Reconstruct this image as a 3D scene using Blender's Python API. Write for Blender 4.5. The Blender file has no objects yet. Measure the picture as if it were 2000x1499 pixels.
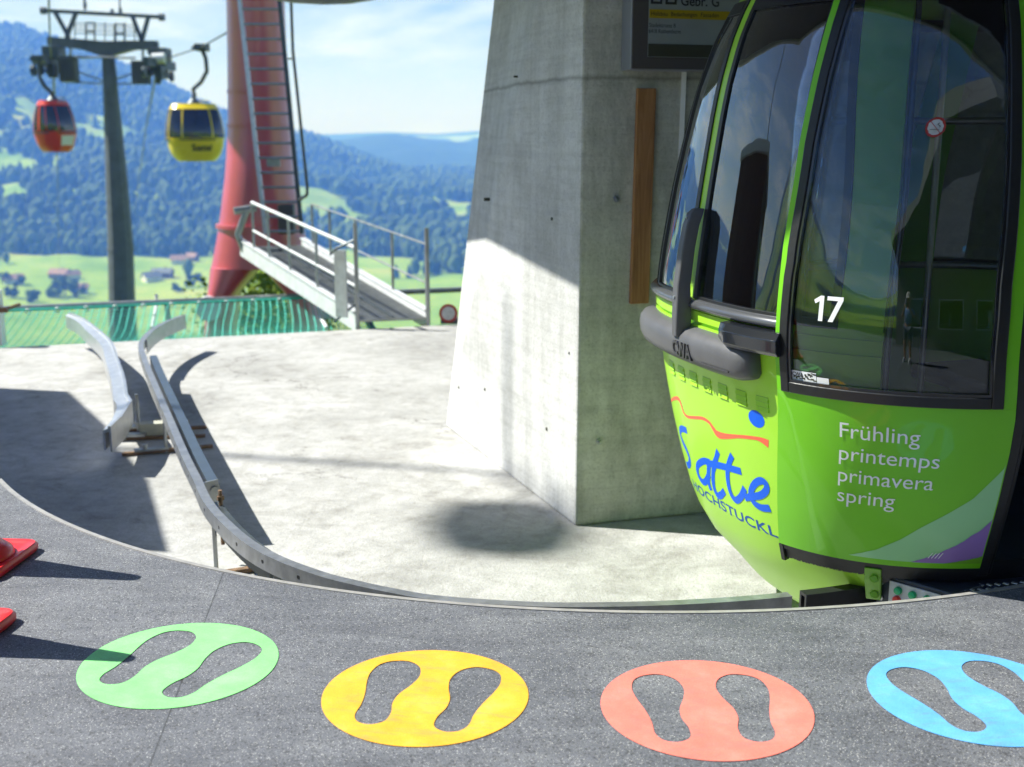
import bpy, bmesh, math, random
import numpy as np
from mathutils import Vector, Matrix

random.seed(7)
rng = np.random.default_rng(11)
sc = bpy.context.scene
R = math.radians

# ------------------------------------------------------------------ camera
CAMH, PITCH, FPX = 1.6, R(12.0), 2300.0
cam_data = bpy.data.cameras.new("camera")
cam = bpy.data.objects.new("camera", cam_data)
sc.collection.objects.link(cam)
cam.location = (0, 0, CAMH)
cam.rotation_euler = (R(90) - PITCH, 0, 0)
cam_data.sensor_width = 36.0
cam_data.lens = FPX / 2000 * 36
cam_data.clip_start = 0.05
cam_data.clip_end = 60000
cam_data.dof.use_dof = True
cam_data.dof.focus_distance = 4.25
cam_data.dof.aperture_fstop = 2.6
sc.camera = cam

# ------------------------------------------------------------------ light and sky
SUN_EL = R(48)
SUN_H = Vector((-0.976, 0.217, 0)).normalized()          # towards the sun
sunv = SUN_H * math.cos(SUN_EL) + Vector((0, 0, math.sin(SUN_EL)))
sl = bpy.data.lights.new("sun", 'SUN')
sl.energy = 5.0
sl.angle = R(0.53)
sl.color = (0.90, 0.925, 1.0)      # the haze it crosses warms it
sun = bpy.data.objects.new("sun", sl)
sc.collection.objects.link(sun)
sun.rotation_euler = (-sunv).to_track_quat('-Z', 'Y').to_euler()
sun.location = sunv * 60

world = bpy.data.worlds.new("World")
sc.world = world
world.use_nodes = True
wt = world.node_tree
wt.nodes.clear()
w_out = wt.nodes.new('ShaderNodeOutputWorld')
w_bg = wt.nodes.new('ShaderNodeBackground')
w_sky = wt.nodes.new('ShaderNodeTexSky')
w_sky.sky_type = 'NISHITA'
w_sky.sun_disc = False
w_sky.sun_elevation = SUN_EL
w_sky.sun_rotation = math.atan2(SUN_H.x, SUN_H.y)
w_sky.altitude = 900
w_sky.air_density = 1.0
w_sky.dust_density = 0.5
w_sky.ozone_density = 1.4
w_bg.inputs['Strength'].default_value = 0.052
# thin streaks of high cloud, laid by direction in the sky
w_tc = wt.nodes.new('ShaderNodeTexCoord')
w_map = wt.nodes.new('ShaderNodeMapping')
w_map.inputs['Scale'].default_value = (1.6, 1.6, 9.0)
w_map.inputs['Rotation'].default_value = (R(8), R(5), R(20))
w_n = wt.nodes.new('ShaderNodeTexNoise')
w_n.inputs['Scale'].default_value = 2.3
w_n.inputs['Detail'].default_value = 7
w_n.inputs['Roughness'].default_value = 0.62
w_n.inputs['Distortion'].default_value = 0.5
w_r = wt.nodes.new('ShaderNodeValToRGB')
w_r.color_ramp.elements[0].position = 0.47
w_r.color_ramp.elements[1].position = 0.66
w_r.color_ramp.elements[1].color = (0.75, 0.75, 0.75, 1)
w_mix = wt.nodes.new('ShaderNodeMixRGB')
w_mix.inputs['Color2'].default_value = (10.5, 11.6, 13.6, 1)
L = wt.links.new
L(w_tc.outputs['Generated'], w_map.inputs['Vector'])
L(w_map.outputs['Vector'], w_n.inputs['Vector'])
L(w_n.outputs['Fac'], w_r.inputs['Fac'])
w_sep0 = wt.nodes.new('ShaderNodeSeparateXYZ')
L(w_tc.outputs['Generated'], w_sep0.inputs['Vector'])
w_thin = wt.nodes.new('ShaderNodeMapRange')
w_thin.inputs['From Min'].default_value = 0.10
w_thin.inputs['From Max'].default_value = 0.45
w_thin.inputs['To Min'].default_value = 1.0
w_thin.inputs['To Max'].default_value = 0.12
L(w_sep0.outputs['Z'], w_thin.inputs['Value'])
w_mul = wt.nodes.new('ShaderNodeMath')
w_mul.operation = 'MULTIPLY'
L(w_r.outputs['Color'], w_mul.inputs[0])
L(w_thin.outputs['Result'], w_mul.inputs[1])
L(w_mul.outputs[0], w_mix.inputs['Fac'])
L(w_sky.outputs['Color'], w_mix.inputs['Color1'])
# milky air low over the horizon
w_sep = wt.nodes.new('ShaderNodeSeparateXYZ')
L(w_tc.outputs['Generated'], w_sep.inputs['Vector'])
w_low = wt.nodes.new('ShaderNodeMapRange')
w_low.inputs['From Min'].default_value = 0.0
w_low.inputs['From Max'].default_value = 0.10
w_low.inputs['To Min'].default_value = 0.50
w_low.inputs['To Max'].default_value = 0.0
w_low.interpolation_type = 'SMOOTHERSTEP'
L(w_sep.outputs['Z'], w_low.inputs['Value'])
w_mix2 = wt.nodes.new('ShaderNodeMixRGB')
w_mix2.inputs['Color2'].default_value = (8.8, 9.4, 10.6, 1)
L(w_low.outputs['Result'], w_mix2.inputs['Fac'])
L(w_mix.outputs['Color'], w_mix2.inputs['Color1'])
L(w_mix2.outputs['Color'], w_bg.inputs['Color'])
L(w_bg.outputs['Background'], w_out.inputs['Surface'])

sc.view_settings.view_transform = 'Standard'
sc.view_settings.look = 'None'
sc.view_settings.gamma = 1.0
sc.view_settings.use_curve_mapping = False
sc.view_settings.exposure = 0.98
sc.render.engine = 'CYCLES'
sc.cycles.use_denoising = True
sc.cycles.max_bounces = 10
sc.cycles.transparent_max_bounces = 24
sc.cycles.volume_bounces = 1
sc.cycles.sample_clamp_indirect = 8

# ------------------------------------------------------------------ helpers
_c, _s = math.cos(PITCH), math.sin(PITCH)


def ray(px, py):
    u = (px - 1000) / FPX
    v = (749.5 - py) / FPX
    return Vector((u, _c + v * _s, -_s + v * _c))


def atY(px, py, Y):
    r = ray(px, py)
    return Vector((0, 0, CAMH)) + r * (Y / r.y)


def atz(px, py, z):
    r = ray(px, py)
    return Vector((0, 0, CAMH)) + r * ((z - CAMH) / r.z)


class MB:
    """collects vertices and faces of one mesh, in world coordinates"""

    def __init__(self):
        self.v, self.f = [], []

    def add(self, vs, fs):
        o = len(self.v)
        self.v += [tuple(p) for p in vs]
        self.f += [tuple(i + o for i in f) for f in fs]
        return self

    def box(self, lo, hi, M=None):
        x0, y0, z0 = lo
        x1, y1, z1 = hi
        vs = [(x0, y0, z0), (x1, y0, z0), (x1, y1, z0), (x0, y1, z0), (x0, y0, z1), (x1, y0, z1), (x1, y1, z1), (x0, y1, z1)]
        if M is not None:
            vs = [M @ Vector(p) for p in vs]
        return self.add(vs, [(0, 3, 2, 1), (4, 5, 6, 7), (0, 1, 5, 4), (1, 2, 6, 5), (2, 3, 7, 6), (3, 0, 4, 7)])

    def beam(self, a, b, w, h, up=(0, 0, 1), center=True):
        """rectangular bar from a to b, w across, h along up"""
        a, b, up = Vector(a), Vector(b), Vector(up)
        d = (b - a).normalized()
        s = d.cross(up)
        if s.length < 1e-6:
            s = d.cross(Vector((0, 1, 0)))
        s.normalize()
        t = s.cross(d).normalized()
        vs = []
        for p in (a, b):
            for (i, j) in ((-1, -1), (1, -1), (1, 1), (-1, 1)):
                vs.append(p + s * (i * w / 2) + t * (j * h / 2))
        return self.add(vs, [(3, 2, 1, 0), (4, 5, 6, 7), (0, 1, 5, 4), (1, 2, 6, 5), (2, 3, 7, 6), (3, 0, 4, 7)])

    def tube(self, pts, r, n=10, caps=True):
        pts = [Vector(p) for p in pts]
        rs = r if isinstance(r, (list, tuple)) else [r] * len(pts)
        vs, fs = [], []
        prev = None
        for i, p in enumerate(pts):
            d = (pts[min(i + 1, len(pts) - 1)] - pts[max(i - 1, 0)]).normalized()
            if prev is None:
                s = d.cross(Vector((0, 0, 1)))
                if s.length < 1e-3:
                    s = d.cross(Vector((0, 1, 0)))
            else:
                s = prev - d * prev.dot(d)
            s.normalize()
            prev = s.copy()
            t = d.cross(s)
            for k in range(n):
                a = 2 * math.pi * k / n
                vs.append(p + (s * math.cos(a) + t * math.sin(a)) * rs[i])
        for i in range(len(pts) - 1):
            for k in range(n):
                k2 = (k + 1) % n
                fs.append((i * n + k, (i + 1) * n + k, (i + 1) * n + k2, i * n + k2)[::-1])
        if caps:
            fs.append(tuple(range(n))[::-1][::-1])
            fs.append(tuple((len(pts) - 1) * n + k for k in range(n))[::-1])
        return self.add(vs, fs)

    def lathe(self, prof, c=(0, 0, 0), n=32):
        vs, fs = [], []
        for (r, z) in prof:
            for k in range(n):
                a = 2 * math.pi * k / n
                vs.append((c[0] + r * math.cos(a), c[1] + r * math.sin(a), c[2] + z))
        m = len(prof)
        for i in range(m - 1):
            for k in range(n):
                k2 = (k + 1) % n
                fs.append((i * n + k, i * n + k2, (i + 1) * n + k2, (i + 1) * n + k))
        fs.append(tuple(range(n))[::-1])
        fs.append(tuple((m - 1) * n + k for k in range(n)))
        return self.add(vs, fs)

    def disc(self, c, nrm, r, h, n=24):
        c, nrm = Vector(c), Vector(nrm).normalized()
        return self.tube([c, c + nrm * h], r, n)

    def rings(self, rs, close=True, cap=True):
        """loft through rings of points of the same length"""
        n = len(rs[0])
        vs = [p for q in rs for p in q]
        fs = []
        for i in range(len(rs) - 1):
            for k in range(n if close else n - 1):
                k2 = (k + 1) % n
                fs.append((i * n + k, i * n + k2, (i + 1) * n + k2, (i + 1) * n + k))
        if cap:
            fs.append(tuple(range(n))[::-1])
            fs.append(tuple((len(rs) - 1) * n + k for k in range(n)))
        return self.add(vs, fs)

    def prism(self, poly, z0, z1):
        n = len(poly)
        vs = [(x, y, z0) for x, y in poly] + [(x, y, z1) for x, y in poly]
        fs = [tuple(range(n))[::-1], tuple(range(n, 2 * n))] + [(k, (k + 1) % n, n + (k + 1) % n, n + k) for k in range(n)]
        return self.add(vs, fs)


def thing(name, loc, label, cat, group=None, rz=0.0):
    o = bpy.data.objects.new(name, None)
    o.empty_display_size = 0.1
    sc.collection.objects.link(o)
    o.location = loc
    o.rotation_euler = (0, 0, rz)
    o['label'], o['category'] = label, cat
    if group:
        o['group'] = group
    return o


def world_loc(o):
    p = Vector((0, 0, 0))
    while o is not None:
        p += o.location
        o = o.parent
    return p


def obj(name, mb, mat, parent=None, smooth=None, bevel=0.0, base=None, label=None, cat=None, group=None, kind=None, recalc=True):
    """link one mesh; vertices are given in world coordinates and stored relative to parent (or base)"""
    org = world_loc(parent) if parent is not None else Vector(base or (0, 0, 0))
    me = bpy.data.meshes.new(name)
    vs = [(p[0] - org.x, p[1] - org.y, p[2] - org.z) for p in mb.v]
    me.from_pydata(vs, [], mb.f)
    me.validate()
    if recalc:
        bm = bmesh.new()
        bm.from_mesh(me)
        bmesh.ops.recalc_face_normals(bm, faces=bm.faces)
        bm.to_mesh(me)
        bm.free()
    if isinstance(mat, (list, tuple)):
        for m in mat:
            me.materials.append(m)
    else:
        me.materials.append(mat)
    if smooth is not None:
        me.shade_smooth()
        me.set_sharp_from_angle(angle=R(smooth))
    o = bpy.data.objects.new(name, me)
    sc.collection.objects.link(o)
    if parent is not None:
        o.parent = parent
    elif base is not None:
        o.location = base
    if bevel > 0:
        b = o.modifiers.new("bevel", 'BEVEL')
        b.width = bevel
        b.segments = 2
        b.limit_method = 'ANGLE'
        b.angle_limit = R(40)
    for k, val in (('label', label), ('category', cat), ('group', group), ('kind', kind)):
        if val:
            o[k] = val
    return o


def copy_tree(o, parent=None):
    c = o.copy()
    sc.collection.objects.link(c)
    c.parent = parent
    for ch in o.children:
        copy_tree(ch, c)
    return c


# ------------------------------------------------------------------ materials
def nodes(name):
    m = bpy.data.materials.new(name)
    m.use_nodes = True
    nt = m.node_tree
    return m, nt, nt.nodes['Principled BSDF']


def N(nt, kind, **kw):
    n = nt.nodes.new(kind)
    for k, v in kw.items():
        n.inputs[k].default_value = v
    return n


def plain(name, col, rough=0.5, metal=0.0, coat=0.0, var=0.0, vscale=6.0, bump=0.0, bscale=60.0, spec=0.5):
    m, nt, b = nodes(name)
    b.inputs['Base Color'].default_value = (*col, 1)
    b.inputs['Roughness'].default_value = rough
    b.inputs['Metallic'].default_value = metal
    b.inputs['Coat Weight'].default_value = coat
    b.inputs['Coat Roughness'].default_value = 0.03
    b.inputs['Specular IOR Level'].default_value = spec
    tc = nt.nodes.new('ShaderNodeTexCoord')
    if var > 0:
        n = N(nt, 'ShaderNodeTexNoise', Scale=vscale, Detail=6.0, Roughness=0.65)
        nt.links.new(tc.outputs['Object'], n.inputs['Vector'])
        rp = nt.nodes.new('ShaderNodeValToRGB')
        rp.color_ramp.elements[0].position = 0.3
        rp.color_ramp.elements[1].position = 0.7
        rp.color_ramp.elements[0].color = (*[c * (1 - var) for c in col], 1)
        rp.color_ramp.elements[1].color = (*[min(1, c * (1 + var * 0.6)) for c in col], 1)
        nt.links.new(n.outputs['Fac'], rp.inputs['Fac'])
        nt.links.new(rp.outputs['Color'], b.inputs['Base Color'])
        mr = nt.nodes.new('ShaderNodeMapRange')
        mr.inputs['To Min'].default_value = max(0, rough - 0.1)
        mr.inputs['To Max'].default_value = min(1, rough + 0.1)
        nt.links.new(n.outputs['Fac'], mr.inputs['Value'])
        nt.links.new(mr.outputs['Result'], b.inputs['Roughness'])
    if bump > 0:
        n2 = N(nt, 'ShaderNodeTexNoise', Scale=bscale, Detail=4.0)
        nt.links.new(tc.outputs['Object'], n2.inputs['Vector'])
        bp = N(nt, 'ShaderNodeBump', Strength=bump, Distance=0.01)
        nt.links.new(n2.outputs['Fac'], bp.inputs['Height'])
        nt.links.new(bp.outputs['Normal'], b.inputs['Normal'])
    return m


def ramp(nt, src, stops):
    rp = nt.nodes.new('ShaderNodeValToRGB')
    e = rp.color_ramp.elements
    while len(e) < len(stops):
        e.new(0.5)
    for i, (p, c) in enumerate(stops):
        e[i].position = p
        e[i].color = (*c, 1) if len(c) == 3 else c
    nt.links.new(src, rp.inputs['Fac'])
    return rp.outputs['Color']


def mixc(nt, fac, a, b, mode='MIX'):
    n = nt.nodes.new('ShaderNodeMixRGB')
    n.blend_type = mode
    for i, s in ((0, fac), (1, a), (2, b)):
        if hasattr(s, 'links'):
            nt.links.new(s, n.inputs[i])
        elif isinstance(s, (int, float)):
            n.inputs[i].default_value = s
        else:
            n.inputs[i].default_value = (*s, 1)
    return n.outputs[0]


def concrete(name, dark, mid, light, boards=False, moss=0.0, bumpy=0.25, scale=1.0):
    m, nt, b = nodes(name)
    tc = nt.nodes.new('ShaderNodeTexCoord')
    P = tc.outputs['Object']
    n1 = N(nt, 'ShaderNodeTexNoise', Scale=0.9 * scale, Detail=9.0, Roughness=0.6, Distortion=0.6)
    n2 = N(nt, 'ShaderNodeTexNoise', Scale=9.0 * scale, Detail=8.0, Roughness=0.7)
    n3 = N(nt, 'ShaderNodeTexNoise', Scale=70.0, Detail=5.0, Roughness=0.7)
    for n in (n1, n2, n3):
        nt.links.new(P, n.inputs['Vector'])
    c1 = ramp(nt, n1.outputs['Fac'], [(0.3, dark), (0.5, mid), (0.68, light)])
    c2 = ramp(nt, n2.outputs['Fac'], [(0.3, (0.62, 0.62, 0.6)), (0.6, (1, 1, 1))])
    col = mixc(nt, 0.40 if boards else 0.75, c1, c2, 'MULTIPLY')
    c3 = ramp(nt, n3.outputs['Fac'], [(0.33, (0.55, 0.54, 0.52)), (0.5, (1, 1, 1))])
    col = mixc(nt, 0.5, col, c3, 'MULTIPLY')
    # pores and scuffs
    mp = nt.nodes.new('ShaderNodeMapping')
    mp.inputs['Scale'].default_value = (1.0, 1.0, 1.6)
    nt.links.new(P, mp.inputs['Vector'])
    vo = N(nt, 'ShaderNodeTexVoronoi', Scale=34.0)
    vo.inputs['Randomness'].default_value = 1.0
    nt.links.new(mp.outputs['Vector'], vo.inputs['Vector'])
    pores = ramp(nt, vo.outputs['Distance'], [(0.05, (0.35, 0.34, 0.33)), (0.11, (1, 1, 1))])
    nm = N(nt, 'ShaderNodeTexNoise', Scale=3.0, Detail=3.0)
    nt.links.new(P, nm.inputs['Vector'])
    pm = ramp(nt, nm.outputs['Fac'], [(0.5, (0, 0, 0)), (0.68, (1, 1, 1))])
    col = mixc(nt, pm, col, mixc(nt, 1.0, col, pores, 'MULTIPLY'))
    hsrc = n3.outputs['Fac']
    nd = N(nt, 'ShaderNodeTexNoise', Scale=2.2, Detail=6.0, Roughness=0.7)
    nt.links.new(P, nd.inputs['Vector'])
    va = nt.nodes.new('ShaderNodeVectorMath')
    va.operation = 'MULTIPLY_ADD'
    va.inputs[1].default_value = (0.7, 0.7, 0.7)
    nt.links.new(nd.outputs['Color'], va.inputs[0])
    nt.links.new(P, va.inputs[2])
    vc = N(nt, 'ShaderNodeTexVoronoi', Scale=0.55)
    vc.feature = 'DISTANCE_TO_EDGE'
    nt.links.new(va.outputs[0], vc.inputs['Vector'])
    ck = ramp(nt, vc.outputs['Distance'], [(0.0015, (0.35, 0.33, 0.31)), (0.006, (1, 1, 1))])
    nk = N(nt, 'ShaderNodeTexNoise', Scale=0.8, Detail=3.0)
    nt.links.new(P, nk.inputs['Vector'])
    km = ramp(nt, nk.outputs['Fac'], [(0.48, (0, 0, 0)), (0.58, (0.0 if boards else 0.9,) * 3)])
    col = mixc(nt, km, col, mixc(nt, 1.0, col, ck, 'MULTIPLY'))
    n6 = N(nt, 'ShaderNodeTexNoise', Scale=2.6, Detail=10.0, Roughness=0.78, Distortion=1.5)
    nt.links.new(P, n6.inputs['Vector'])
    col = mixc(nt, 0.40 if boards else 0.8, col, ramp(nt, n6.outputs['Fac'], [(0.33, (0.68, 0.66, 0.63)), (0.50, (1, 1, 1))]), 'MULTIPLY')
    if boards:
        md = nt.nodes.new('ShaderNodeMapping')
        md.inputs['Scale'].default_value = (9.0, 9.0, 0.35)
        nt.links.new(P, md.inputs['Vector'])
        n7 = N(nt, 'ShaderNodeTexNoise', Scale=1.0, Detail=6.0, Roughness=0.7)
        nt.links.new(md.outputs['Vector'], n7.inputs['Vector'])
        col = mixc(nt, 0.38, col, ramp(nt, n7.outputs['Fac'], [(0.34, (0.66, 0.66, 0.64)), (0.52, (1, 1, 1))]), 'MULTIPLY')
    if boards:
        sx = nt.nodes.new('ShaderNodeSeparateXYZ')
        nt.links.new(P, sx.inputs['Vector'])
        m2 = nt.nodes.new('ShaderNodeMapping')
        m2.inputs['Scale'].default_value = (1.2, 1.2, 26.0)
        nt.links.new(P, m2.inputs['Vector'])
        nb = N(nt, 'ShaderNodeTexNoise', Scale=1.0, Detail=5.0, Roughness=0.7)
        nt.links.new(m2.outputs['Vector'], nb.inputs['Vector'])
        cb = ramp(nt, nb.outputs['Fac'], [(0.36, (0.66, 0.66, 0.66)), (0.55, (1, 1, 1))])
        col = mixc(nt, 0.35, col, cb, 'MULTIPLY')
        # dark pour joint across the shaft
        mth = nt.nodes.new('ShaderNodeMath')
        mth.operation = 'SUBTRACT'
        mth.inputs[1].default_value = 2.39
        nz = N(nt, 'ShaderNodeTexNoise', Scale=6.0, Detail=4.0)
        nt.links.new(P, nz.inputs['Vector'])
        ms = nt.nodes.new('ShaderNodeMath')
        ms.operation = 'MULTIPLY_ADD'
        ms.inputs[1].default_value = 0.03
        nt.links.new(nz.outputs['Fac'], ms.inputs[0])
        nt.links.new(sx.outputs['Z'], ms.inputs[2])
        nt.links.new(ms.outputs[0], mth.inputs[0])
        ab = nt.nodes.new('ShaderNodeMath')
        ab.operation = 'ABSOLUTE'
        nt.links.new(mth.outputs[0], ab.inputs[0])
        ml = nt.nodes.new('ShaderNodeMapRange')
        ml.inputs['From Max'].default_value = 0.03
        ml.clamp = True
        nt.links.new(ab.outputs[0], ml.inputs['Value'])
        cj = ramp(nt, ml.outputs['Result'], [(0.05, (0.35, 0.35, 0.33)), (0.55, (1, 1, 1))])
        col = mixc(nt, 0.65, col, cj, 'MULTIPLY')
    if moss > 0:
        m3 = nt.nodes.new('ShaderNodeMapping')
        m3.inputs['Scale'].default_value = (3.0, 3.0, 0.9)
        nt.links.new(P, m3.inputs['Vector'])
        ng = N(nt, 'ShaderNodeTexNoise', Scale=1.4, Detail=9.0, Roughness=0.72)
        nt.links.new(m3.outputs['Vector'], ng.inputs['Vector'])
        g = ramp(nt, ng.outputs['Fac'], [(0.42, (0, 0, 0)), (0.66, (1, 1, 1))])
        gm = nt.nodes.new('ShaderNodeMath')
        gm.operation = 'MULTIPLY'
        gm.inputs[1].default_value = moss
        nt.links.new(g, gm.inputs[0])
        col = mixc(nt, gm.outputs[0], col, (0.10, 0.11, 0.06))
    nt.links.new(col, b.inputs['Base Color'])
    b.inputs['Roughness'].default_value = 0.88
    bp = N(nt, 'ShaderNodeBump', Strength=bumpy, Distance=0.012)
    nt.links.new(hsrc, bp.inputs['Height'])
    bp2 = N(nt, 'ShaderNodeBump', Strength=bumpy * 0.8, Distance=0.03)
    nt.links.new(n2.outputs['Fac'], bp2.inputs['Height'])
    nt.links.new(bp.outputs['Normal'], bp2.inputs['Normal'])
    nt.links.new(bp2.outputs['Normal'], b.inputs['Normal'])
    return m


def rubber_floor():
    m, nt, b = nodes("rubber_granulate")
    tc = nt.nodes.new('ShaderNodeTexCoord')
    P = tc.outputs['Object']
    n1 = N(nt, 'ShaderNodeTexNoise', Scale=1.7, Detail=7.0, Roughness=0.6)
    n2 = N(nt, 'ShaderNodeTexNoise', Scale=230.0, Detail=3.0, Roughness=0.8)
    v = N(nt, 'ShaderNodeTexVoronoi', Scale=250.0)
    v2 = N(nt, 'ShaderNodeTexVoronoi', Scale=170.0)
    for n in (n1, n2, v, v2):
        nt.links.new(P, n.inputs['Vector'])
    base = ramp(nt, n1.outputs['Fac'], [(0.28, (0.094, 0.100, 0.117)), (0.48, (0.132, 0.138, 0.158)), (0.6, (0.150, 0.156, 0.175)), (0.75, (0.195, 0.200, 0.215))])
    g = ramp(nt, n2.outputs['Fac'], [(0.3, (0.45, 0.45, 0.47)), (0.52, (1, 1, 1)), (0.7, (1.9, 1.9, 1.9))])
    col = mixc(nt, 1.0, base, g, 'MULTIPLY')
    hv = nt.nodes.new('ShaderNodeSeparateColor')
    nt.links.new(v.outputs['Color'], hv.inputs['Color'])
    sp = ramp(nt, hv.outputs['Red'], [(0.84, (0, 0, 0)), (0.9, (1, 1, 1))])
    near = ramp(nt, v.outputs['Distance'], [(0.3, (1, 1, 1)), (0.5, (0, 0, 0))])
    spm = mixc(nt, 1.0, sp, near, 'MULTIPLY')
    col = mixc(nt, spm, col, (0.52, 0.51, 0.50))
    hv2 = nt.nodes.new('ShaderNodeSeparateColor')
    nt.links.new(v2.outputs['Color'], hv2.inputs['Color'])
    dk = ramp(nt, hv2.outputs['Green'], [(0.8, (0, 0, 0)), (0.86, (0.7, 0.7, 0.7))])
    col = mixc(nt, dk, col, (0.045, 0.045, 0.052))
    # dusty, scuffed lanes where people walk
    ms_ = nt.nodes.new('ShaderNodeMapping')
    ms_.inputs['Scale'].default_value = (0.9, 3.2, 1.0)
    ms_.inputs['Rotation'].default_value = (0, 0, 0.25)
    nt.links.new(P, ms_.inputs['Vector'])
    n5 = N(nt, 'ShaderNodeTexNoise', Scale=2.2, Detail=8.0, Roughness=0.72, Distortion=0.7)
    nt.links.new(ms_.outputs['Vector'], n5.inputs['Vector'])
    col = mixc(nt, 1.0, col, ramp(nt, n5.outputs['Fac'], [(0.30, (0.72, 0.72, 0.74)), (0.5, (1, 1, 1)), (0.72, (1.32, 1.31, 1.28))]), 'MULTIPLY')
    # a cut seam in the mat
    sx = nt.nodes.new('ShaderNodeSeparateXYZ')
    nt.links.new(P, sx.inputs['Vector'])
    a1 = nt.nodes.new('ShaderNodeMath')
    a1.operation = 'MULTIPLY_ADD'
    a1.inputs[1].default_value = 0.10
    a1.inputs[2].default_value = 0.66
    nt.links.new(sx.outputs['Y'], a1.inputs[0])
    a2 = nt.nodes.new('ShaderNodeMath')
    a2.operation = 'ADD'
    nt.links.new(sx.outputs['X'], a2.inputs[0])
    nt.links.new(a1.outputs[0], a2.inputs[1])
    a3 = nt.nodes.new('ShaderNodeMath')
    a3.operation = 'ABSOLUTE'
    nt.links.new(a2.outputs[0], a3.inputs[0])
    a4 = nt.nodes.new('ShaderNodeMapRange')
    a4.inputs['From Max'].default_value = 0.004
    nt.links.new(a3.outputs[0], a4.inputs['Value'])
    col = mixc(nt, 1.0, col, ramp(nt, a4.outputs['Result'], [(0.3, (0.4, 0.4, 0.4)), (0.9, (1, 1, 1))]), 'MULTIPLY')
    nt.links.new(col, b.inputs['Base Color'])
    b.inputs['Roughness'].default_value = 0.62
    bp = N(nt, 'ShaderNodeBump', Strength=0.55, Distance=0.004)
    nt.links.new(n2.outputs['Fac'], bp.inputs['Height'])
    nt.links.new(bp.outputs['Normal'], b.inputs['Normal'])
    return m


def paint_marking(name, col):
    m, nt, b = nodes(name)
    tc = nt.nodes.new('ShaderNodeTexCoord')
    P = tc.outputs['Object']
    n1 = N(nt, 'ShaderNodeTexNoise', Scale=7.0, Detail=6.0, Roughness=0.65)
    n2 = N(nt, 'ShaderNodeTexNoise', Scale=190.0, Detail=2.0)
    n3 = N(nt, 'ShaderNodeTexNoise', Scale=28.0, Detail=6.0, Roughness=0.8)
    for n in (n1, n2, n3):
        nt.links.new(P, n.inputs['Vector'])
    lite = tuple(min(1, c * 1.05 + 0.05) for c in col)
    dark = tuple(c * 0.82 for c in col)
    c1 = ramp(nt, n1.outputs['Fac'], [(0.32, dark), (0.52, col), (0.7, lite)])
    c2 = ramp(nt, n2.outputs['Fac'], [(0.3, (0.84, 0.84, 0.84)), (0.55, (1, 1, 1))])
    c = mixc(nt, 0.8, c1, c2, 'MULTIPLY')
    c3 = ramp(nt, n3.outputs['Fac'], [(0.58, (0, 0, 0)), (0.80, (0.45, 0.45, 0.45))])
    c = mixc(nt, c3, c, (0.30, 0.30, 0.30))
    mq = nt.nodes.new('ShaderNodeMapping')
    mq.inputs['Scale'].default_value = (2.0, 9.0, 1.0)
    mq.inputs['Rotation'].default_value = (0, 0, 0.9)
    nt.links.new(P, mq.inputs['Vector'])
    n8 = N(nt, 'ShaderNodeTexNoise', Scale=3.5, Detail=9.0, Roughness=0.8)
    nt.links.new(mq.outputs['Vector'], n8.inputs['Vector'])
    c = mixc(nt, ramp(nt, n8.outputs['Fac'], [(0.50, (0, 0, 0)), (0.72, (0.50, 0.50, 0.50))]), c, (0.17, 0.17, 0.18))
    nt.links.new(c, b.inputs['Base Color'])
    b.inputs['Roughness'].default_value = 0.6
    bp = N(nt, 'ShaderNodeBump', Strength=0.3, Distance=0.003)
    nt.links.new(n2.outputs['Fac'], bp.inputs['Height'])
    nt.links.new(bp.outputs['Normal'], b.inputs['Normal'])
    return m


def glass(name, tint, gloss=1.0, f0=0.04):
    m = bpy.data.materials.new(name)
    m.use_nodes = True
    nt = m.node_tree
    nt.nodes.clear()
    out = nt.nodes.new('ShaderNodeOutputMaterial')
    tr = nt.nodes.new('ShaderNodeBsdfTransparent')
    tr.inputs['Color'].default_value = (*tint, 1)
    gl = nt.nodes.new('ShaderNodeBsdfGlossy')
    gl.inputs['Roughness'].default_value = 0.0
    gl.inputs['Color'].default_value = (0.9, 0.95, 1.0, 1)
    fr = nt.nodes.new('ShaderNodeFresnel')
    fr.inputs['IOR'].default_value = 1.55
    ma = nt.nodes.new('ShaderNodeMath')
    ma.operation = 'MULTIPLY_ADD'
    ma.inputs[1].default_value = gloss
    ma.inputs[2].default_value = f0
    ma.use_clamp = True
    mx = nt.nodes.new('ShaderNodeMixShader')
    nt.links.new(fr.outputs[0], ma.inputs[0])
    nt.links.new(ma.outputs[0], mx.inputs[0])
    nt.links.new(tr.outputs[0], mx.inputs[1])
    nt.links.new(gl.outputs[0], mx.inputs[2])
    nt.links.new(mx.outputs[0], out.inputs['Surface'])
    return m


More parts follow.
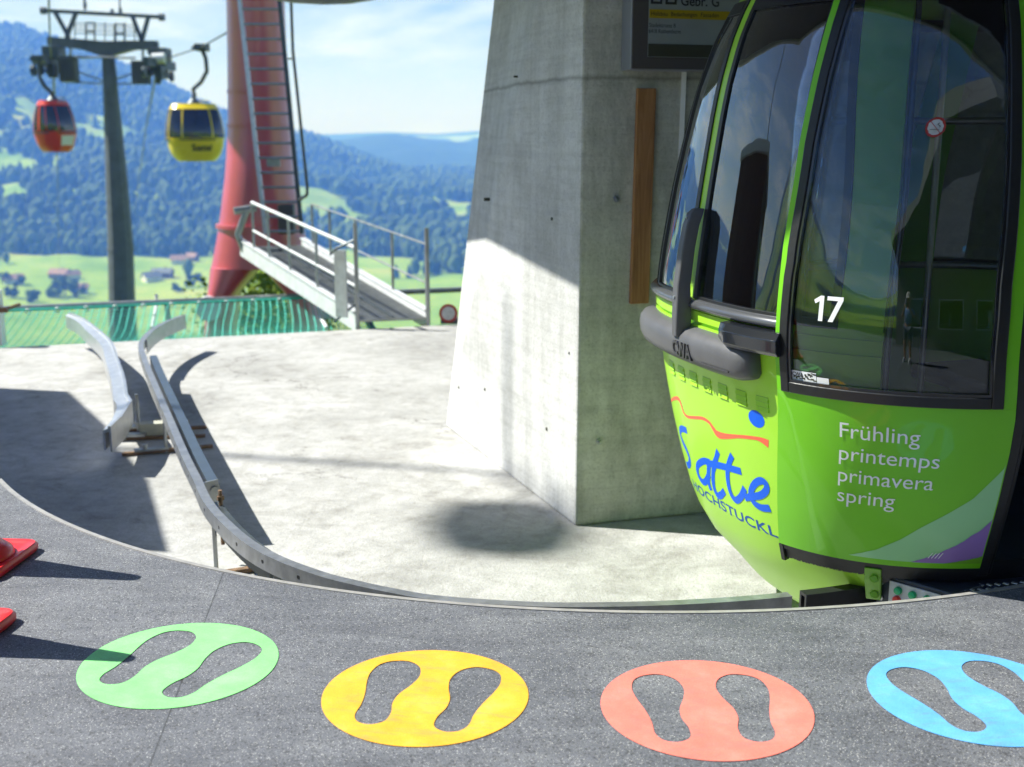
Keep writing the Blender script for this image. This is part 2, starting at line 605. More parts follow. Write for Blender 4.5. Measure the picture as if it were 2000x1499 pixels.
def wood(name):
    m, nt, b = nodes(name)
    tc = nt.nodes.new('ShaderNodeTexCoord')
    mp = nt.nodes.new('ShaderNodeMapping')
    mp.inputs['Scale'].default_value = (14, 14, 0.9)
    nt.links.new(tc.outputs['Object'], mp.inputs['Vector'])
    n = N(nt, 'ShaderNodeTexNoise', Scale=2.5, Detail=8.0, Roughness=0.65, Distortion=1.2)
    nt.links.new(mp.outputs['Vector'], n.inputs['Vector'])
    c = ramp(nt, n.outputs['Fac'], [(0.25, (0.16, 0.065, 0.022)), (0.5, (0.36, 0.17, 0.062)), (0.75, (0.50, 0.27, 0.11))])
    v = N(nt, 'ShaderNodeTexVoronoi', Scale=6.0)
    m2 = nt.nodes.new('ShaderNodeMapping')
    m2.inputs['Scale'].default_value = (1.6, 1.6, 0.9)
    nt.links.new(tc.outputs['Object'], m2.inputs['Vector'])
    nt.links.new(m2.outputs['Vector'], v.inputs['Vector'])
    k = ramp(nt, v.outputs['Distance'], [(0.05, (0.25, 0.2, 0.18)), (0.1, (1, 1, 1))])
    c = mixc(nt, 1.0, c, k, 'MULTIPLY')
    nt.links.new(c, b.inputs['Base Color'])
    b.inputs['Roughness'].default_value = 0.7
    bp = N(nt, 'ShaderNodeBump', Strength=0.3, Distance=0.004)
    nt.links.new(n.outputs['Fac'], bp.inputs['Height'])
    nt.links.new(bp.outputs['Normal'], b.inputs['Normal'])
    return m


M_rubber = rubber_floor()
M_floor = concrete("pit_concrete", (0.37, 0.365, 0.355), (0.49, 0.485, 0.475), (0.58, 0.575, 0.57), bumpy=0.5)
M_pillar = concrete("pillar_concrete", (0.52, 0.52, 0.51), (0.66, 0.66, 0.655), (0.74, 0.74, 0.735), boards=True, moss=0.12, bumpy=0.2)
M_pillar_mossy_shade = concrete("pillar_concrete_mossy_shade", (0.50, 0.50, 0.45), (0.62, 0.62, 0.56), (0.72, 0.72, 0.66), boards=True, moss=0.45, bumpy=0.25)  # right face: moss, plus shade and green bounce mixed into its tint
M_wall = concrete("station_concrete", (0.34, 0.34, 0.33), (0.44, 0.44, 0.42), (0.52, 0.52, 0.50), bumpy=0.2)
M_kerb = plain("kerb_metal", (0.40, 0.385, 0.37), 0.5, 0.3, var=0.2, vscale=20)
M_alu = plain("aluminium", (0.62, 0.63, 0.65), 0.36, 0.75, var=0.18, vscale=14)
M_alu_side = plain("galvanised_steel", (0.40, 0.42, 0.43), 0.42, 0.8, var=0.25, vscale=9)
M_rail = plain("rail_aluminium", (0.40, 0.41, 0.43), 0.4, 0.75, var=0.25, vscale=14)
M_gang = plain("gangway_aluminium", (0.72, 0.73, 0.74), 0.45, 0.15, var=0.15, vscale=8)
M_white = plain("white_paint", (0.78, 0.79, 0.80), 0.45, var=0.08)
M_steel_dark = plain("dark_steel", (0.10, 0.12, 0.13), 0.5, 0.6, var=0.3)
M_grey_steel = plain("grey_mast_paint", (0.14, 0.16, 0.185), 0.55, 0.2, var=0.25, vscale=2)
M_rust = plain("rusty_steel", (0.26, 0.165, 0.10), 0.8, 0.3, var=0.5, vscale=30)
M_red_tower = plain("red_tower_paint", (0.56, 0.055, 0.095), 0.42, coat=1.0, var=0.14, vscale=1.6)
M_red_tower.node_tree.nodes['Principled BSDF'].inputs['Coat Roughness'].default_value = 0.30
M_red_tower.node_tree.nodes['Principled BSDF'].inputs['Coat IOR'].default_value = 2.0
M_cone = plain("cone_red", (0.72, 0.015, 0.022), 0.35, coat=0.2, var=0.12, vscale=12)
M_cone_band = plain("cone_pale_band", (0.72, 0.30, 0.28), 0.35, coat=0.3, var=0.1)
M_net = plain("green_net_cord", (0.10, 0.68, 0.54), 0.6, var=0.2, vscale=4)
M_lime = plain("lime_paint", (0.36, 0.69, 0.040), 0.38, coat=0.22, var=0.05, vscale=2.5, spec=0.3)
M_door_green = plain("door_green_paint", (0.185, 0.58, 0.018), 0.38, coat=0.30, var=0.05, vscale=2.5, spec=0.3)
M_bracket = plain("green_bracket_paint", (0.16, 0.42, 0.02), 0.4, coat=0.3, var=0.1)
M_mint = plain("mint_print", (0.30, 0.66, 0.32), 0.35, coat=0.45, var=0.04, vscale=3)
M_purple = plain("purple_print", (0.28, 0.17, 0.52), 0.35, coat=0.45, var=0.05, vscale=3)
M_blue_print = plain("blue_print", (0.004, 0.11, 0.72), 0.4, spec=0.25)
M_navy_print = plain("navy_print", (0.006, 0.07, 0.32), 0.4, spec=0.25)
M_red_print = plain("coral_print", (0.82, 0.13, 0.07), 0.4, spec=0.3)
M_white_print = plain("white_print", (0.85, 0.87, 0.88), 0.35, coat=0.4)
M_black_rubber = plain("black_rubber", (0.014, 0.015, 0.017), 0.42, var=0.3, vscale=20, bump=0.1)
M_black_gloss = plain("black_gloss_plastic", (0.014, 0.016, 0.020), 0.14, coat=0.5)
M_grey_plastic = plain("grey_bumper_plastic", (0.10, 0.10, 0.108), 0.42, var=0.14, vscale=10, bump=0.06, bscale=120)
M_trim = plain("window_sill_trim", (0.16, 0.165, 0.18), 0.22, 0.6)
M_glass = glass("tinted_glass", (0.78, 0.81, 0.84), 1.1, 0.005)
M_glass_end = glass("end_window_glass", (0.62, 0.66, 0.70), 1.9, 0.04)
M_glass_far = glass("far_tinted_glass", (0.22, 0.24, 0.30), 1.0, 0.06)
M_seat = plain("dark_seat", (0.04, 0.045, 0.05), 0.7, var=0.2)
M_inner_green = plain("inner_green_panel", (0.10, 0.40, 0.012), 0.5)
M_step = plain("step_plate", (0.045, 0.055, 0.075), 0.4, 0.3, var=0.2)
M_tread = plain("tread_metal", (0.55, 0.57, 0.60), 0.4, 0.7)
M_panel_white = plain("panel_white", (0.62, 0.64, 0.63), 0.5, var=0.1, vscale=40)
M_btn_green = plain("button_green", (0.01, 0.45, 0.17), 0.35, coat=0.3)
M_btn_red = plain("button_red", (0.75, 0.04, 0.03), 0.35, coat=0.3)
M_redcab = plain("red_cabin_paint", (0.76, 0.045, 0.012), 0.3, coat=0.7, var=0.03)
M_yellowcab = plain("yellow_cabin_paint", (0.95, 0.68, 0.012), 0.3, coat=0.7, var=0.03)
M_wood = wood("plank_wood")
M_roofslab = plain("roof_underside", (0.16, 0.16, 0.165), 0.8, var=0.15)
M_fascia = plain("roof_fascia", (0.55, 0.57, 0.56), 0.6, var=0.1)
M_signbox = plain("sign_box_metal", (0.34, 0.36, 0.42), 0.4, 0.5)
M_signframe = plain("sign_frame_dark", (0.085, 0.075, 0.075), 0.5)
M_poster = plain("poster_grey", (0.28, 0.31, 0.33), 0.5, var=0.1)
M_poster_yellow = plain("poster_yellow", (0.42, 0.30, 0.01), 0.5)
M_poster_dark = plain("poster_dark", (0.05, 0.052, 0.035), 0.5)
M_ink = plain("poster_ink", (0.02, 0.02, 0.025), 0.6)
M_cable = plain("cable_steel", (0.09, 0.105, 0.12), 0.5, 0.5)
M_sign_red = plain("sign_red", (0.42, 0.035, 0.025), 0.5, var=0.3, vscale=30)
M_sign_white = plain("sign_white", (0.60, 0.62, 0.62), 0.5, var=0.3, vscale=30)

# ------------------------------------------------------------------ platform and pit floor
CC = Vector((0.546, 7.34))                # centre of the turning circle
RP = 3.57
arc_pts = []
for k in range(0, 97):
    a = R(213.9 + (326.1 - 213.9) * k / 96)
    arc_pts.append((CC.x + RP * math.cos(a), CC.y + RP * math.sin(a)))
mb = MB()
poly = [(-10, 7.4), (-4.3, 7.4)] + arc_pts + [(9.0, 12.0), (14, 12.0), (14, -7), (-10, -7)]
mb.prism(poly, -0.5, 0.0)
obj("platform", mb, M_rubber, kind='structure', recalc=True)
mb = MB()
rings = []
for (dr, z) in ((-0.005, -0.08), (-0.005, 0.004), (0.015, 0.004), (0.015, -0.08)):
    rings.append((dr, z))
pr_ = []
for k in range(0, 129):
    a = R(213.9 + (326.1 - 213.9) * k / 128)
    pr_.append([(CC.x + (RP + dr) * math.cos(a), CC.y + (RP + dr) * math.sin(a), z) for dr, z in rings])
mb.rings(pr_, close=True)
obj("platform_kerb", mb, M_kerb, kind='structure', smooth=40)

ED0, EDD = Vector((-5.119, 11.591)), Vector((0.9497, 0.3131)).normalized()
EDN = Vector((-EDD.y, EDD.x))


def edge_pt(s):
    return ED0 + EDD * s


mb = MB()
e0, e1 = edge_pt(-6.5), edge_pt(22)
mb.prism([(-11, 2.0), (14, 2.0), (e1.x, e1.y), (e0.x, e0.y)], -1.6, -0.5)
obj("pit_floor", mb, M_floor, kind='structure')

# ------------------------------------------------------------------ concrete pillar
pil = thing("concrete_pillar", (0.9, 7.4, -0.5), "tall tapering board-marked concrete pillar between the red tower and the green gondola", "pillar")
mb = MB()
bt = [(0.345, 6.13, -0.5), (2.35, 6.735, -0.5), (1.75, 9.1, -0.5), (-0.488, 8.39, -0.5)]
tp = [(0.357, 6.13, 3.3), (2.35, 6.735, 3.3), (1.85, 8.9, 3.3), (-0.02, 8.2, 3.3)]
mb.rings([bt, tp])
shaft = obj("shaft", mb, [M_pillar, M_pillar_mossy_shade], pil, bevel=0.014)
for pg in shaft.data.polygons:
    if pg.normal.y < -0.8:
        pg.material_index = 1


def wall_pt(x, z, out=0.0):
    """a point on the pillar face that looks towards the platform"""
    d = Vector((2.005, 0.605)).normalized()
    n = Vector((d.y, -d.x))
    t = (x - 0.345) / d.x
    return Vector((0.345 + d.x * t + n.x * out, 6.13 + d.y * t + n.y * out, z))


for (px, py) in ((1204, 390), (1172, 868)):
    x, z = {390: (0.54, 1.265), 868: (0.47, -0.03)}[py]
    mb = MB()
    p = wall_pt(x, z)
    n = (wall_pt(x, z, 1) - p)
    mb.disc(p - n * 0.004, n, 0.017, 0.016, 14)
    mb.disc(p + n * 0.010, n, 0.009, 0.022, 6)
    obj("anchor_bolt", mb, M_alu_side, pil, smooth=40)

# small dark tie holes and nail marks on the face that looks left
fA, fB, fD = Vector((0.345, 6.13, -0.5)), Vector((-0.488, 8.39, -0.5)), Vector((0.357, 6.13, 3.3))
fN = (fB - fA).cross(fD - fA).normalized()
if fN.x > 0:
    fN = -fN
for (px, py, r_) in ((947, 390, 0.011), (1078, 428, 0.009), (896, 757, 0.008), (947, 761, 0.010), (1068, 838, 0.010), (1112, 690, 0.006), (1005, 150, 0.006)):
    rv = ray(px, py)
    q_ = Vector((0, 0, CAMH)) + rv * ((fA - Vector((0, 0, CAMH))).dot(fN) / rv.dot(fN))
    mb = MB()
    mb.disc(q_ - fN * 0.03, fN, r_, 0.0345, 12)
    obj("tie_hole", mb, M_poster_dark, pil)
plank_base = wall_pt(0.675, 0.72, 0.02)
mb = MB()
q = []
for z, xa, xb in ((0.715, 0.619, 0.719), (1.825, 0.634, 0.731)):
    q.append([wall_pt(xa, z, 0.003), wall_pt(xb, z, 0.003), wall_pt(xb, z, 0.032), wall_pt(xa, z, 0.032)])
mb.rings(q)
obj("wooden_plank", mb, M_wood, bevel=0.003, base=plank_base, label="long knotty brown wooden plank fixed upright to the concrete pillar", cat="plank")
mb = MB()
mb.beam(wall_pt(0.869, 0.62, 0.012), wall_pt(0.885, 1.91, 0.012), 0.024, 0.02, up=(0, 1, 0))
obj("conduit", mb, M_white, base=wall_pt(0.869, 0.62, 0.012), label="thin pale cable conduit running up the pillar below the notice box", cat="conduit")

# notice box high on the pillar
nb = thing("notice_box", wall_pt(0.9, 1.91, 0.1), "grey framed notice box with a builder's poster high on the concrete pillar", "notice box")
zb0, zb1 = 1.91, 3.0
mb = MB()
x0, x1 = 0.552, 1.60
D = 0.13
o_ = [wall_pt(x0, 0, 0.004), wall_pt(x1, 0, 0.004), wall_pt(x1, 0, D), wall_pt(x0, 0, D)]
mb.prism([(p.x, p.y) for p in o_], zb0, zb1)
obj("case", mb, M_signbox, nb, bevel=0.004)


def wpanel(name, xa, xb, za, zc, out, mat, parent, th=0.004):
    m_ = MB()
    q_ = [wall_pt(xa, 0, out), wall_pt(xb, 0, out), wall_pt(xb, 0, out + th), wall_pt(xa, 0, out + th)]
    m_.prism([(p.x, p.y) for p in q_], za, zc)
    return obj(name, m_, mat, parent)


wpanel("frame", x0 + 0.004, x1 - 0.004, zb0 + 0.006, zb1 - 0.004, D + 0.001, M_signframe, nb, 0.012)
poster = wpanel("poster", x0 + 0.082, x1 - 0.08, zb0 + 0.062, zb1 - 0.08, D + 0.014, M_poster, nb, 0.003)
wpanel("picture_strip", x0 + 0.082, x1 - 0.08, zb0 + 0.064, zb0 + 0.125, D + 0.0185, M_poster_dark, poster, 0.002)
wpanel("colour_band", x0 + 0.084, x1 - 0.08, zb0 + 0.248, zb0 + 0.290, D + 0.0185, M_poster_yellow, poster, 0.002)


def text_mesh(body, size=1.0, bold=0.0, space=1.0, extr=0.0):
    """flat letters as a list of vertices and faces"""
    cu = bpy.data.curves.new("lettering", 'FONT')
    cu.body = body
    cu.size = size
    cu.offset = bold
    cu.space_character = space
    cu.resolution_u = 4
    cu.fill_mode = 'FRONT'
    o = bpy.data.objects.new("lettering", cu)
    sc.collection.objects.link(o)
    dg = bpy.context.evaluated_depsgraph_get()
    me = bpy.data.meshes.new_from_object(o.evaluated_get(dg))
    v = [tuple(p.co) for p in me.vertices]
    f = [tuple(p.vertices) for p in me.polygons]
    bpy.data.objects.remove(o)
    bpy.data.curves.remove(cu)
    bpy.data.meshes.remove(me)
    return v, f


def fit_text(body, width, height=None, bold=0.0, space=1.0):
    v, f = text_mesh(body, 1.0, bold, space)
    xs = [p[0] for p in v]
    caps = max(p[1] for p in v)
    sx_ = width / (max(xs) - min(xs))
    sy_ = sx_ if height is None else height / caps
    x0_ = min(xs)
    return [((p[0] - x0_) * sx_, p[1] * sy_) for p in v], f


def wall_text(name, body, x, z, width, height, mat, parent, out, bold=0.0):
    v, f = fit_text(body, width, height, bold)
    m_ = MB()
    m_.add([wall_pt(x + a, z + b, out) for a, b in v], f)
    return obj(name, m_, mat, parent, recalc=False)


wall_text("heading", "Gebr. G", x0 + 0.245, zb0 + 0.312, 0.20, 0.048, M_ink, poster, D + 0.0205, 0.012)
for k in (0.09, 0.165):
    wpanel("emblem", x0 + k, x0 + k + 0.058, zb0 + 0.315, zb0 + 0.40, D + 0.0185, M_ink, poster, 0.002)
    wpanel("emblem", x0 + k + 0.012, x0 + k + 0.046, zb0 + 0.327, zb0 + 0.39, D + 0.0208, M_poster, poster, 0.001)
for k_, (wd, xo, ww) in enumerate((("Holzbau", 0.092, 0.085), ("Bedachungen", 0.195, 0.135), ("Fassaden", 0.350, 0.095))):
    wall_text("band_lettering", wd, x0 + xo, zb0 + 0.260, ww, 0.020, M_ink, poster, D + 0.0222)
wall_text("address", "Stadelstrasse 8", x0 + 0.086, zb0 + 0.205, 0.135, 0.020, M_ink, poster, D + 0.0182)
wall_text("address", "6418 Rothenthurm", x0 + 0.084, zb0 + 0.177, 0.165, 0.020, M_ink, poster, D + 0.0182)

# ------------------------------------------------------------------ station roof (overhead) and added hut that casts shade (left, outside the frame)
mb = MB()
roof_poly = [(-1.02, 4.76), (-1.75, 6.58), (-2.38, 8.76), (-3.05, 11.0), (-3.28, 13.2), (-3.24, 14.4), (-3.06, 15.2), (-2.78, 15.75), (-2.45, 15.95),
             (-2.1, 15.85), (-1.75, 15.4), (-1.4, 14.7), (-0.8, 13.9), (0.2, 13.3), (2, 13.0), (9, 13.0), (9, 2.2), (5.5, 2.3), (3.0, 2.85), (1.0, 3.75)]
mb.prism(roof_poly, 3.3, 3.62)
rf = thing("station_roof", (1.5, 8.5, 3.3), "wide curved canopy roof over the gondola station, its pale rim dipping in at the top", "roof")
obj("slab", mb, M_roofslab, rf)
mb = MB()
n = len(roof_poly)
for k in range(n):
    a, b = Vector((*roof_poly[k], 3.44)), Vector((*roof_poly[(k + 1) % n], 3.44))
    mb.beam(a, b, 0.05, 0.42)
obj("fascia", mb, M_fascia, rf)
for p in ((4.6, 8.9), (5.2, 11.8)):
    mb = MB()
    mb.tube([(p[0], p[1], -0.5), (p[0], p[1], 3.3)], 0.14, 16)
    obj("column", mb, M_grey_steel, rf, smooth=40)

hut = thing("shade_hut", (-6.5, 8.4, -0.5), "unseen flat roofed timber hut beside the platform, added to cast shade", "hut")
mb = MB()
hut_roof = [(-4.83, 6.40), (-5.32, 7.67), (-5.67, 8.32), (-5.74, 8.36), (-6.07, 9.10), (-6.76, 10.24), (-9.5, 10.85), (-9.5, 7.44)]
mb.prism(hut_roof, 2.86, 3.0)
obj("roof", mb, M_fascia, hut)
mb = MB()
ctr = Vector((-7.4, 8.6))
hw = [tuple(ctr + (Vector(p) - ctr) * 0.93) for p in hut_roof]
mb.prism(hw, -0.5, 2.86)
obj("wall", mb, plain("hut_boards", (0.10, 0.055, 0.04), 0.7, var=0.3), hut)
a, b = Vector((*hw[0], 0)), Vector((*hw[7], 0))
for (u0, u1, z0, z1, nm, mt) in ((0.1, 0.42, 0.0, 2.1, "door", M_grey_steel), (0.5, 0.9, 1.0, 2.1, "window", M_glass_far)):
    mb = MB()
    dd = (b - a)
    nn = Vector((dd.y, -dd.x, 0)).normalized()
    if nn.y > 0:
        nn = -nn
    pa, pb = a + dd * u0 + nn * 0.01, a + dd * u1 + nn * 0.01
    mb.prism([(pa.x, pa.y), (pb.x, pb.y), (pb.x + nn.x * 0.04, pb.y + nn.y * 0.04), (pa.x + nn.x * 0.04, pa.y + nn.y * 0.04)], z0, z1)
    obj(nm, mb, mt, hut)

wl_ = thing("station_wall", (5.6, 8.6, -0.5), "plain concrete back wall of the station behind the green gondola", "wall")
wl_['kind'] = 'thing'
mb = MB()
mb.box((2.9, 8.3, -0.5), (9.0, 8.6, 3.3))
obj("slab", mb, M_wall, wl_)
mb = MB()
mb.box((3.6, 8.24, -0.4), (4.6, 8.297, 1.75))
obj("door", mb, M_grey_steel, wl_)

# ------------------------------------------------------------------ footprint markings on the platform
def foot_outline(side):
    """closed outline of one shoe sole, toes towards +y; side=-1 left, +1 right"""
    pts = [(-0.030, 0.172), (0.018, 0.178), (0.056, 0.150), (0.070, 0.100), (0.060, 0.045), (0.040, -0.010), (0.036, -0.060), (0.046, -0.110),
           (0.040, -0.155), (0.008, -0.176), (-0.028, -0.168), (-0.046, -0.135), (-0.046, -0.080), (-0.054, -0.020), (-0.068, 0.040), (-0.074, 0.095), (-0.062, 0.145)]
    out = []
    for x, y in pts:
        x = x * (-side) * 1.06
        out.append((x + side * 0.119 + side * y * 0.03, y * 1.14))
    return out


def smooth_loop(pts, n=5):
    m = len(pts)
    out = []
    for i in range(m):
        p0, p1, p2, p3 = (np.array(pts[(i + k) % m]) for k in (-1, 0, 1, 2))
        for k in range(n):
            t = k / n
            out.append(tuple(0.5 * ((2 * p1) + (-p0 + p2) * t + (2 * p0 - 5 * p1 + 4 * p2 - p3) * t * t + (-p0 + 3 * p1 - 3 * p2 + p3) * t ** 3)))
    return out


def holed_disc(r, holes, n=96):
    cu = bpy.data.curves.new("outline", 'CURVE')
    cu.dimensions = '2D'
    cu.fill_mode = 'BOTH'
    loops = [[(r * math.cos(2 * math.pi * k / n), r * math.sin(2 * math.pi * k / n)) for k in range(n)]] + holes
    for lp in loops:
        s = cu.splines.new('POLY')
        s.points.add(len(lp) - 1)
        for i, p in enumerate(lp):
            s.points[i].co = (p[0], p[1], 0, 1)
        s.use_cyclic_u = True
    o = bpy.data.objects.new("outline", cu)
    sc.collection.objects.link(o)
    me = bpy.data.meshes.new_from_object(o.evaluated_get(bpy.context.evaluated_depsgraph_get()))
    v = [tuple(p.co) for p in me.vertices]
    f = [tuple(p.vertices) for p in me.polygons]
    bpy.data.objects.remove(o)
    bpy.data.curves.remove(cu)
    bpy.data.meshes.remove(me)
    return v, f


mk_v, mk_f = holed_disc(0.30, [smooth_loop(foot_outline(-1)), smooth_loop(foot_outline(1))])
marks = [((-1.026, 3.376), (0.26, 0.78, 0.25), "light green floor disc with two shoe soles, nearest the traffic cones", "mark_green"),
         ((-0.252, 3.165), (0.92, 0.45, 0.030), "yellow floor disc with two shoe soles on the dark platform", "mark_yellow"),
         ((0.553, 3.092), (0.87, 0.22, 0.17), "salmon red floor disc with two shoe soles on the dark platform", "mark_red"),
         ((1.345, 3.165), (0.13, 0.44, 0.86), "sky blue floor disc with two shoe soles below the gondola door", "mark_blue")]
for (x, y), col, lab, mn in marks:
    ang = math.atan2(-(CC.x - x), CC.y - y)
    me = bpy.data.meshes.new("floor_marking")
    me.from_pydata(mk_v, [], mk_f)
    me.materials.append(paint_marking(mn, col))
    o = bpy.data.objects.new("floor_marking", me)
    sc.collection.objects.link(o)
    o.location = (x, y, 0.0022)
    o.rotation_euler = (0, 0, ang)
    if me.polygons[0].normal.z < 0:
        me.flip_normals()
    o['label'], o['category'], o['group'] = lab, "floor marking", "footprint discs on the platform"

# ------------------------------------------------------------------ traffic cones
def make_cone(loc, rz, label):
    t = thing("traffic_cone", loc, label, "traffic cone", "red traffic cones at the platform's left end", 0)
    x, y, z = loc
    Mx = Matrix.Translation((x, y, z)) @ Matrix.Rotation(rz, 4, 'Z')
    m_ = MB()
    # square foot with raised rounded lip
    def sq(h, zz, rr):
        out = []
        for (cx, cy, a0) in ((h - rr, h - rr, 0), (-h + rr, h - rr, 90), (-h + rr, -h + rr, 180), (h - rr, -h + rr, 270)):
            for k in range(5):
                a = R(a0 + 90 * k / 4)
                out.append(Mx @ Vector((cx + rr * math.cos(a), cy + rr * math.sin(a), zz)))
        return out
    m_.rings([sq(0.178, 0.004, 0.05), sq(0.185, 0.014, 0.05), sq(0.185, 0.030, 0.05), sq(0.176, 0.040, 0.045), sq(0.155, 0.034, 0.04), sq(0.145, 0.028, 0.035)])
    obj("base", m_, M_cone, t, smooth=50)
    m_ = MB()
    m_.lathe([(0.148, 0.030), (0.142, 0.05), (0.120, 0.068), (0.098, 0.085), (0.094, 0.10), (0.083, 0.235)], (x, y, z))
    m_.lathe([(0.0655, 0.39), (0.030, 0.73), (0.026, 0.745), (0.014, 0.75)], (x, y, z))
    obj("body", m_, M_cone, t, smooth=50)
    m_ = MB()
    m_.lathe([(0.0835, 0.235), (0.086, 0.237), (0.068, 0.388), (0.0655, 0.39)], (x, y, z))
    obj("reflective_band", m_, M_cone_band, t, smooth=50)
    return t


make_cone((-2.045, 4.235, 0), R(-4), "red traffic cone with a pale band, the one farther from the viewer")
make_cone((-1.852, 3.552, 0), R(-6), "red traffic cone cut by the frame, the nearer one by the green disc")

# ------------------------------------------------------------------ guide rails in the pit
def channel(path, w, h, flange=0.012, web=True):
    """U-shaped rail: top face w wide, side skirts h tall; path in world coordinates at the top"""
    P = [Vector(p) for p in path]
    m_ = MB()
    sec = []
    for i, p in enumerate(P):
        d = (P[min(i + 1, len(P) - 1)] - P[max(i - 1, 0)])
        d.z = 0
        d.normalize()
        s = Vector((d.y, -d.x, 0))
        prof = [(-w / 2, -h), (-w / 2, 0), (w / 2, 0), (w / 2, -h), (w / 2 - flange, -h), (w / 2 - flange, -flange), (-w / 2 + flange, -flange), (-w / 2 + flange, -h)]
        sec.append([p + s * a + Vector((0, 0, b)) for a, b in prof])
    m_.rings(sec)
    return m_


def catmull(pts, n=6):
    P = [np.array(p, float) for p in pts]
    out = []
    for i in range(len(P) - 1):
        p0, p1, p2, p3 = P[max(i - 1, 0)], P[i], P[i + 1], P[min(i + 2, len(P) - 1)]
        for k in range(n):
            t = k / n
            out.append(0.5 * ((2 * p1) + (-p0 + p2) * t + (2 * p0 - 5 * p1 + 4 * p2 - p3) * t * t + (-p0 + 3 * p1 - 3 * p2 + p3) * t ** 3))
    out.append(P[-1])
    return [tuple(p) for p in out]


ZR = -0.15
rail_xy = [(-3.24, 11.46), (-3.29, 10.95), (-3.26, 10.43), (-3.15, 9.85), (-2.924, 9.203), (-2.586, 8.313), (-2.162, 7.216), (-1.834, 6.366), (-1.632, 5.866), (-1.467, 5.45),
           (-1.290, 5.09), (-1.120, 4.80), (-0.965, 4.60), (-0.813, 4.45), (-0.67, 4.335), (-0.46, 4.217), (-0.26, 4.138)]
for a in range(-8, 62, 5):
    rr_ = 3.29 - 0.13 * max(0, min(1, (a + 8) / 25))
    rail_xy.append((CC.x + rr_ * math.sin(R(a)), CC.y - rr_ * math.cos(R(a))))
rpath = [(x, y, -0.15 + 0.050 * max(0.0, min(1.0, (5.6 - y) / 1.3)) if x > -1.7 else -0.15) for x, y in catmull([p for p in rail_xy], 5)]
rail = thing("guide_rail", (-1.0, 4.7, -0.5), "long curved aluminium guide rail sweeping around the pit below the platform edge", "guide rail")
obj("beam", channel(rpath[:103], 0.044, 0.072), M_rail, rail, smooth=40)
obj("dark_beam", channel(rpath[103:], 0.050, 0.080), M_black_rubber, rail, smooth=40)  # last stretch of the rail, near-black
# bolt holes along the outer side
acc = 0.0
k_h = 0
for i in range(20, len(rpath) - 1):
    a, b = Vector(rpath[i]), Vector(rpath[i + 1])
    acc += (b - a).length
    if acc > 0.26 and i < 100:
        acc = 0
        d = (b - a).normalized()
        s = Vector((d.y, -d.x, 0))
        mb = MB()
        mb.disc(a + s * 0.0205 + Vector((0, 0, -0.036)), s, 0.0085, 0.0030, 10)
        obj("bolt_hole", mb, M_black_rubber, rail)


def rail_at(f):
    i = int(f * (len(rpath) - 1))
    p = Vector(rpath[i])
    d = Vector(rpath[min(i + 1, len(rpath) - 1)]) - Vector(rpath[max(i - 1, 0)])
    d.z = 0
    d.normalize()
    return p, d


def support(f, plate_len=0.62):
    p, d = rail_at(f)
    s = Vector((d.y, -d.x, 0))
    m_ = MB()
    m_.beam(p - s * 0.02 + Vector((0, 0, -0.07)), p + s * 0.005 + Vector((0, 0, -0.07)), 0.05, 0.06)
    m_.tube([p - s * 0.005 + Vector((0, 0, -0.10)), Vector((p.x, p.y, -0.49)) - s * 0.005], 0.011, 8)
    m_.tube([p - s * 0.005 + Vector((0, 0, -0.46)), Vector((p.x, p.y, -0.485)) - s * 0.005], 0.022, 6)
    ob = obj("support_rod", m_, M_alu_side, rail, smooth=40)
    m_ = MB()
    c = Vector((p.x, p.y, -0.484))
    m_.beam(c - s * plate_len * 0.5, c + s * plate_len * 0.45, 0.036, 0.02)
    obj("foot_bar", m_, M_rust, rail)
    m_ = MB()
    m_.beam(c - s * 0.02 + Vector((0, 0, 0.018)), c + s * 0.20 + Vector((0, 0, 0.018)), 0.06, 0.012)
    m_.tube([c + s * 0.13 + Vector((0, 0, 0.02)), c + s * 0.13 + Vector((0, 0, 0.055))], 0.018, 6)
    obj("clamp_plate", m_, M_alu_side, rail, smooth=40)


FK = lambda k: k * 5 / (len(rpath) - 1)
for k in (5.6, 9.25, 12.6):
    support(FK(k))
# second, inner guide bar bolted behind the straight part, with its bracket and rod
i0, i1 = 18, 41
off = []
for i in range(i0, i1):
    p, d = rail_at(i / (len(rpath) - 1))
    s = Vector((-d.y, d.x, 0))
    off.append(p + s * 0.085 + Vector((0, 0, -0.035)))
off2 = []
for i in range(43, 58):
    p, d = rail_at(i / (len(rpath) - 1))
    s = Vector((-d.y, d.x, 0))
    off2.append(p + s * 0.06 + Vector((0, 0, -0.05)))
obj("inner_bar", channel(off2, 0.05, 0.11), M_steel_dark, rail, smooth=40)
obj("inner_bar", channel(off, 0.055, 0.11), plain("blue_grey_steel", (0.085, 0.12, 0.17), 0.45, 0.4, var=0.2), rail, smooth=40)
p, d = rail_at(FK(8.15))
s = Vector((-d.y, d.x, 0))
mb = MB()
mb.beam(p + s * 0.03 + Vector((0, 0, -0.10)), p + s * 0.115 + Vector((0, 0, -0.09)), 0.012, 0.15)
mb.disc(p + s * 0.085 + Vector((0, 0, -0.07)) - d * 0.0, d, 0.022, 0.02, 8)
mb.disc(p + s * 0.085 + Vector((0, 0, -0.07)), -d, 0.022, 0.02, 8)
obj("joint_bracket", mb, M_alu_side, rail)
p, d = rail_at(FK(8.8))
s = Vector((-d.y, d.x, 0))
mb = MB()
mb.tube([p + s * 0.07 + Vector((0, 0, -0.25)), p + s * 0.07 + Vector((0, 0, 0.03))], 0.010, 8)
mb.tube([p + s * 0.07 + Vector((0, 0, -0.02)), p + s * 0.07 + Vector((0, 0, 0.0))], 0.018, 6)
obj("threaded_rod", mb, M_rust, rail, smooth=40)
